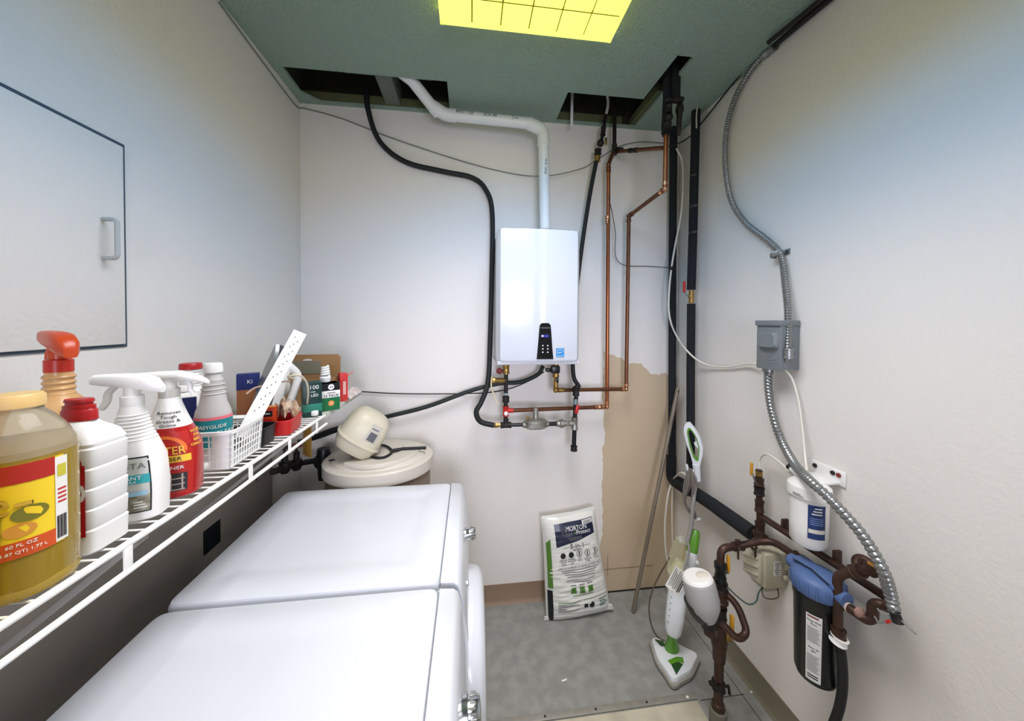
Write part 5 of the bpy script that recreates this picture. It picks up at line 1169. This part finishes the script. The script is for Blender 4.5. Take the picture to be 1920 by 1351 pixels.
def bagpatch(parent, name, quadpts, mt, n=14, off=.0015, label=None):
    (u0, v0), (u1, v1), (u2, v2), (u3, v3) = quadpts; g = []
    for j in range(n + 1):
        row = []
        for i in range(n + 1):
            a, b_ = i / n, j / n
            u = (u0 * (1 - a) + u1 * a) * (1 - b_) + (u3 * (1 - a) + u2 * a) * b_; v = (v0 * (1 - a) + v1 * a) * (1 - b_) + (v3 * (1 - a) + v2 * a) * b_
            row.append(bag(u, v, 1) + nz * off)
        g.append(row)
    return part(parent, name, MB().loft(g, False, False, closed=False), mt, label)
def bagtext(s_, size, u, v, mt, sx=1, par=None, tilt=0, off=.003):
    q = text_mb(s_, size, .0002, 'CENTER', sx); q.v = [bag(u + w_.x / .364, v + (w_.y + w_.x * tilt) / hgt, 1) + nz * (off + w_.z) for w_ in q.v]; return part(par or SBG, 'lettering', q, mt)
NAVY = mat('bag_navy', (22, 30, 56), .35, var=.1, coat=.2); BGR = mat('bag_green', (84, 128, 50), .4, var=.05)
nv = bagpatch(SBG, 'navy_panel', [(.19, .72), (.91, .80), (.90, .945), (.19, .93)], NAVY, label='navy printed panel')
bagpatch(SBG, 'green_side', [(.03, .34), (.10, .34), (.10, .8), (.03, .76)], BGR, label='green side print')
bagpatch(SBG, 'black_side', [(.02, .03), (.09, .03), (.09, .32), (.02, .32)], mat('bag_black', (24, 26, 28), .4), label='black side print')
bagpatch(nv, 'barcode_panel', [(.70, .895), (.89, .90), (.89, .94), (.70, .935)], PAPER, off=.0028)
for k in range(14): bagpatch(nv, 'bar', [(.72 + k * .011, .90), (.724 + k * .011 + (k % 3) * .0015, .90), (.724 + k * .011 + (k % 3) * .0015, .93), (.72 + k * .011, .93)], INK, 2, .0038)
bagtext('MORTON', .034, .58, .878, WINK, .95, nv); bagtext('Clean', .032, .40, .838, GINK, 1, nv); bagtext('&', .022, .545, .838, BGR, 1, nv); bagtext('Protect', .032, .70, .838, WINK, 1, nv)
q = MB(); q.tube([bag(.385 + a, .86 + b_, 1) + nz * .004 for a, b_ in ((0, 0), (.01, .03), (.0, .045), (-.012, .03), (0, 0))], .002, 6); part(nv, 'girl_emblem', q, GINK)
for k in range(3): bagpatch(nv, 'text_line', [(.40 + .02 * k, .795 - .012 * k), (.66, .80 - .008 * k), (.66, .804 - .008 * k), (.40 + .02 * k, .80 - .012 * k)], GINK, 4, .003)
bagtext('5-in-1', .040, .56, .715, INK, 1); bagtext('BENEFITS', .013, .56, .682, INK, 1.1)
for a, b_ in ((.30, .46), (.66, .80)): bagpatch(SBG, 'rule_line', [(a, .708), (b_, .708), (b_, .711), (a, .711)], INK, 4, .002)
for k in range(5):
    u = .29 + .145 * k; c = bag(u, .64, 1) + nz * .0025
    q = MB(); r_ = [c + ex * .0155 * math.cos(2 * PI * i / 20) + up * .0155 * math.sin(2 * PI * i / 20) for i in range(21)]
    if k < 2: q.add(r_[:20], [list(range(20))])
    else:
        q.tube(r_, .0012, 6); q.tube([c - up * .008, c + up * .008], .003, 6)
    part(SBG, 'benefit_icon', q, INK)
    for j, s_ in enumerate((('IMPROVES', 'WATER', 'TASTE'), ('EXTENDS', 'APPLIANCE', 'LIFE'), ('Less', 'Buildup', ''), ('Softer', 'Feeling Skin', '& Hair'), ('Better', 'Cleaning', ''))[k]):
        if s_: bagtext(s_, .0105, u, .598 - j * .019, INK)
bagtext("AMERICA'S #1 BRAND OF WATER SOFTENER SALT", .0125, .56, .523, INK, .98)
for k in range(4): bagpatch(SBG, 'text_line', [(.24 + .03 * k, .492 - k * .02), (.88 - .03 * k, .492 - k * .02), (.88 - .03 * k, .498 - k * .02), (.24 + .03 * k, .498 - k * .02)], GINK, 8, .002)
bagtext('RECOMMENDED FOR MAINTENANCE', .0105, .56, .40, INK); bagpatch(SBG, 'text_line', [(.42, .378), (.70, .378), (.70, .383), (.42, .383)], GINK, 6, .002)
for k in range(3):
    u = .42 + .14 * k; bagpatch(SBG, 'bag_print', [(u - .045, .275), (u + .045, .275), (u + .04, .335), (u - .04, .335)], BGR, 6, .0022); bagtext(str(k + 1), .022, u, .303, INK, off=.004); bagpatch(SBG, 'text_line', [(u - .045, .352), (u + .045, .352), (u + .045, .357), (u - .045, .357)], INK, 3, .002)
for a, b_, v in ((.40, .74, .255), (.16, .52, .20), (.57, .95, .205)): bagpatch(SBG, 'rule_line', [(a, v), (b_, v), (b_, v + .005), (a, v + .005)], BGR, 8, .002)
for k in range(4): bagpatch(SBG, 'text_line', [(.16, .182 - k * .022), (.28 + .21 * (k % 2), .182 - k * .022), (.28 + .21 * (k % 2), .19 - k * .022), (.16, .19 - k * .022)], GINK, 6, .002)
bagpatch(SBG, 'seal_print', [(.565, .13), (.625, .13), (.625, .17), (.565, .17)], INK, 4, .002)
c = bag(.69, .15, 1) + nz * .003; part(SBG, 'round_seal', MB().add([c + ex * .016 * math.cos(2 * PI * i / 20) + up * .016 * math.sin(2 * PI * i / 20) for i in range(20)], [list(range(20))]), INK)
for k in range(4): bagpatch(SBG, 'text_line', [(.82, .17 - k * .022), (.95 - .03 * (k % 2), .17 - k * .022), (.95 - .03 * (k % 2), .179 - k * .022), (.82, .179 - k * .022)], mat('print_green_grey', (60, 100, 84), .5), 4, .002)
for s_ in (-1, 1):
    part(SBG, 'seam_ear', MB().loft([[bag(.5 + s_ * .49, v, 1) + V((s_ * dx, -.0, 0)) + nz * dz for dx, dz in ((-.02, .006), (.022 - .1 * v, .008), (.024 - .1 * v, -.004), (-.02, -.006))] for v in (.012, .03, .06)]), BAGM)
part(SBG, 'top_seam', MB().loft([[bag(.02, .985, 1) + up * dz + nz * dn for dz, dn in ((0, .004), (.012, .002), (.012, -.002), (0, -.004))], [bag(.35, .985, 1) + up * dz + nz * dn for dz, dn in ((0, .004), (.008, .002), (.008, -.002), (0, -.004))], [bag(.98, .985, 1) + up * dz + nz * dn for dz, dn in ((0, .004), (.022, .002), (.022, -.002), (0, -.004))]]), BAGM)

# ---- leaning metal rod ----
pa, pt = V((0.9659,1.886,0.008)), V((1.275,1.952,1.321))
PO = thing('metal_pole', 'grey metal pole leaning in the corner left of the steam mop', 'pole', pa, world=True)
POM = mat('dull_metal', (138, 128, 112), .45, .5, var=.12)
part(PO, 'tube', MB().tube([pa, pt], .0115, 14), POM); part(PO, 'end_hole', MB().tube([pa.lerp(pt, .985) + V((0, -.012, 0)), pa.lerp(pt, .985) + V((0, -.009, 0))], .005, 8), INK); part(PO, 'screw_hole', MB().tube([pa.lerp(pt, .46) + V((.0, -.0125, 0)), pa.lerp(pt, .46) + V((0, -.01, 0))], .003, 8), INK)

# ---- steam mop ----
MP = thing('steam_mop', 'white and green steam mop with triangular head leaning in the corner', 'mop', (1.031,1.587,0), world=True)
MW = mat('mop_white', (226, 230, 232), .3, var=.02, coat=.2); MG = mat('mop_green', (92, 150, 40), .35, var=.05); MGD = mat('mop_dark_green', (40, 76, 40), .4); MGY = mat('mop_grey', (150, 146, 142), .4)
# head: rounded triangle on the floor
tri = [V((0.9562,1.703,0)), V((1.179,1.569,0)), V((0.9424,1.448,0))]
cen = (tri[0] + tri[1] + tri[2]) / 3
def rtri(k, z, rnd=.22, n=6):
    pts = [cen + (p - cen) * k for p in tri]; out = []
    for i in range(3):
        a, p, b_ = pts[i - 1], pts[i], pts[(i + 1) % 3]
        A, B_ = p.lerp(a, rnd), p.lerp(b_, rnd)
        for j in range(n + 1):
            t_ = j / n; out.append(A * (1 - t_) ** 2 + p * 2 * t_ * (1 - t_) + B_ * t_ * t_)
        q_ = p.lerp(b_, .5); 
        for f_ in (.4, .5, .6): out.append(B_.lerp(b_.lerp(p, rnd), f_) + (q_ - cen).normalized() * .012 * k)
    return [V((p.x, p.y, z)) for p in out]
part(MP, 'cloth_pad', MB().loft([rtri(1.04, .002), rtri(1.09, .010), rtri(1.07, .024), rtri(.95, .028)]), mat('grey_mop_pad', (168, 164, 152), .95, var=.25, scale=120, bump=1, bscale=400))
part(MP, 'head_shell', MB().loft([rtri(.97, .024), rtri(.98, .034), rtri(.94, .044), rtri(.8, .048), rtri(.45, .050)]), MW)
tv = []
for w_ in ((.12, .22, .66), (.30, .36, .34), (.20, .05, .75)):
    pass
def tp(a, b_, c, z): return V((tri[0].x * a + tri[1].x * b_ + tri[2].x * c, tri[0].y * a + tri[1].y * b_ + tri[2].y * c, z))
def gem(name, bary, z, mt, lab=None):
    pts = [tp(*q, z) for q in bary]; pts2 = [p + V((0, 0, .012)) for p in pts]; return part(MP, name, MB().loft([pts, pts2]), mt, lab)
gem('green_trim', [(.33, .13, .54), (.27, .36, .37), (.18, .49, .33), (.10, .45, .45), (.19, .33, .48), (.24, .16, .60)], .041, MG, 'green trim')
gem('green_inset', [(.24, .16, .60), (.19, .33, .48), (.10, .42, .48), (.06, .16, .78)], .039, MGD, 'dark green inset')
gem('green_inset', [(.80, .09, .11), (.66, .26, .08), (.55, .26, .19), (.62, .15, .23)], .040, MGD, 'dark green inset')
N0 = tp(.44, .36, .2, .045); 
B0 = V((1.021,1.58,0.1453)); B1 = V((1.1,1.64,0.422)); H0 = V((1.192,1.69,0.6258)); H1 = V((1.237,1.715,0.9184))
part(MP, 'neck_joint', MB().loft([[N0 + V((x * .036, y * .03, z)) for x, y in [(math.cos(2 * PI * k / 16), math.sin(2 * PI * k / 16)) for k in range(16)]] for z in (-.01, .02)] + [[N0.lerp(B0, f_) + V((x * r_, y * r_, 0)) for x, y in [(math.cos(2 * PI * k / 16), math.sin(2 * PI * k / 16)) for k in range(16)]] for f_, r_ in ((.45, .026), (.75, .022), (1.08, .024))]), MG, 'green swivel neck')
ax = (B1 - B0).normalized(); rt = V((.75, -.66, 0)); rt = (rt - ax * rt.dot(ax)).normalized(); fr = rt.cross(ax)
if fr.y > 0: fr = -fr
def msec(p, a, b_, n=24): return [p + rt * a * math.copysign(abs(math.cos(2 * PI * k / n)) ** .8, math.cos(2 * PI * k / n)) + fr * b_ * math.copysign(abs(math.sin(2 * PI * k / n)) ** .8, math.sin(2 * PI * k / n)) for k in range(n)]
bl = (B1 - B0).length
part(MP, 'body', MB().loft([msec(B0, .026, .026), msec(B0 + ax * .02, .038, .036), msec(B0 + ax * .08, .044, .042), msec(B0 + ax * bl * .75, .047, .042), msec(B1, .045, .04), msec(B1 + ax * .05, .03, .03)]), MW)
for k in range(6): part(MP, 'vent_hole', MB().tube([B0 + ax * (.06 + k * .028) - rt * .022 + fr * .0375, B0 + ax * (.06 + k * .028) - rt * .022 + fr * .042], .0025, 6), GINK)
a2 = (H0 - B1).normalized(); tc_ = V((1.055,1.6,0.5383))
part(MP, 'water_tank', MB().loft([msec(tc_ + a2 * z, a, b_) for z, a, b_ in ((-.10, .015, .012), (-.09, .026, .022), (-.04, .036, .03), (.02, .036, .03), (.07, .028, .024), (.09, .014, .012))]), mat('yellowish_tank', (240, 238, 206), .08, var=.05, trans=.9, ior=1.08), 'clear tank with yellowish water')
part(MP, 'tank_cap', MB().loft([msec(tc_ + a2 * z, a, b_) for z, a, b_ in ((.065, .029, .025), (.085, .022, .018), (.095, .01, .009))]), mat('clear_cap', (206, 204, 192), .15, trans=.5, ior=1.2))
part(MP, 'tank_bracket', MB().tube(smooth([tc_ + a2 * .09 + rt * .02, tc_ + a2 * .04 + rt * .045, tc_ - a2 * .06 + rt * .042, tc_ - a2 * .12 + rt * .03], 4), .006, 8), MGY)
uc = V((1.162,1.66,0.4652))
part(MP, 'upper_body', MB().loft([msec(uc + a2 * z, a, b_) for z, a, b_ in ((-.11, .03, .028), (-.05, .034, .03), (.02, .034, .03), (.045, .03, .027))]), MW)
part(MP, 'green_sleeve', MB().loft([msec(uc + a2 * z, a, b_) for z, a, b_ in ((.04, .031, .028), (.06, .031, .028), (.13, .024, .022), (.15, .015, .015))]), MG, 'green sleeve')
part(MP, 'side_button', MB().ball(uc + rt * .036, .012), MW)
part(MP, 'pole', MB().tube([H0 - a2 * .1, H0, H1], .0105, 12), MGY)
# handle: open loop
hx = V((.75, -.66, 0)); a3 = V((1.208,1.72,1.197)) - H1; hl = a3.length; a3.normalize(); hx = (hx - a3 * hx.dot(a3)).normalized(); hn = hx.cross(a3)
if hn.y > 0: hn = -hn
def hp_(x, z): return H1 + hx * x + a3 * z
outl = [(.012, -.03), (.02, .03), (.035, .08), (.042, .13), (.03, .19), (.008, .235), (-.012, .262), (-.03, .258), (-.042, .235), (-.045, .20), (-.035, .13), (-.022, .08), (-.014, .03), (-.012, -.03)]
inn = [(.012, .055), (.014, .055), (.02, .085), (.026, .13), (.018, .18), (.002, .215), (-.010, .232), (-.018, .234), (-.026, .222), (-.029, .20), (-.022, .13), (-.010, .075), (.0, .058), (.006, .055)]
def tk(pts, off): return [hp_(x, z) + hn * off for x, z in pts]
part(MP, 'handle_shell', MB().loft([tk(inn, .012), tk(outl, .010), tk(outl, -.010), tk(inn, -.012), tk(inn, .012)], False, False), MW)
inn2 = [(x * .82, .14 + (z - .14) * .86) for x, z in inn]
part(MP, 'grip_lining', MB().loft([tk(inn, .0135), tk(inn2, .0125), tk(inn2, -.0125), tk(inn, -.0135), tk(inn, .0135)], False, False), MG, 'green grip lining')
part(MP, 'trigger', MB().loft([tk([(.02, .12), (.004, .135), (.0, .15), (.016, .165), (.024, .15)], .007), tk([(.02, .12), (.004, .135), (.0, .15), (.016, .165), (.024, .15)], -.007)]), MW)
part(MP, 'ferrule', MB().tube([hp_(.0, -.06), hp_(0, .03)], [.016, .019], 14), MW)
for z in (-.0, -.27): part(MP, 'cord_hook', MB().tube(fillet([hp_(-.005, z - .005), hp_(-.04, z - .01) + hn * .02, hp_(-.045, z + .03) + hn * .02], .015), .007, 10), MW)
CORD = mat('grey_cord_sheath', (120, 112, 104), .5, var=.08)
for k in range(7):
    o1, o2 = -.052 + .010 * k, .022 + .006 * (k % 3)
    part(MP, 'cord_loop', MB().tube(smooth([hp_(-.034 + .002 * k, .012) + hn * (.02 + .002 * k), hp_(o1 - .012, -.08) + hn * o2, hp_(o1 - .022 - .009 * (k % 4), -.18) + hn * o2, hp_(-.04 + .003 * k, -.255 - .006 * (k % 3)) + hn * .02], 5), .0052, 8), CORD)
part(MP, 'loose_cord', MB().tube(smooth([V((1.027,1.62,0.5127)), V((0.975,1.62,0.4336)), V((0.9296,1.62,0.3405)), V((0.9162,1.62,0.2585)), V((0.9289,1.62,0.1738)), V((0.9618,1.62,0.1089)), V((0.9968,1.6,0.0961))], 6), .0038, 8), mat('brown_cord', (84, 72, 58), .5), 'brown power cord loop')
# paper tag
tg0 = V((0.9245,1.4,0.571))
tr_, tu_ = V((.9925, -.1224, 0)), V((.05, .25, .97))
tx_ = (tr_ * .575 + tu_ * .818).normalized(); ty_ = (tr_ * -.78 + tu_ * .62); ty_ = (ty_ - tx_ * ty_.dot(tx_)).normalized()
TG = part(MP, 'paper_tag', quad(tg0, tx_, ty_, .098, .07, .0008), PAPER, 'white care tag')
tn = tx_.cross(ty_); tn = tn if tn.y < 0 else -tn
for k in range(8):
    bold = k in (6, 7)
    part(TG, 'text_line', quad(tg0 + tn * .0012 + ty_ * (.027 - k * .0075) - tx_ * (.002 * (k % 3)), tx_, ty_, .082 - .012 * (k % 3), .0042 if bold else .002, .0004), INK)

# ---- small litter ----
single('paper_scrap', MB().box(V((0.4545,1.561,0.004)), (.028, .008, .006), .002, Matrix.Rotation(.2, 3, 'Z')), PAPER, 'tiny white scrap in the middle of the floor', 'scrap')
for px, py, lb_ in ((1289, 1306, 'white crumb on the floor just right of the mop tip'), (1409, 1297, 'white crumb beside the right baseboard seam'), (1324, 1313, 'white crumb between the mop and the pipe riser')):
    pass
p = V((0.9976,1.423,0.005)); single('salt_crumb', MB().ball(p, (.008, .006, .005)), PAPER, 'white crumb on the floor just right of the mop tip', 'crumb')
p = V((1.308,1.408,0.004)); single('salt_crumb', MB().ball(p, (.006, .005, .004)), PAPER, 'white crumb on the floor at the foot of the right wall', 'crumb')
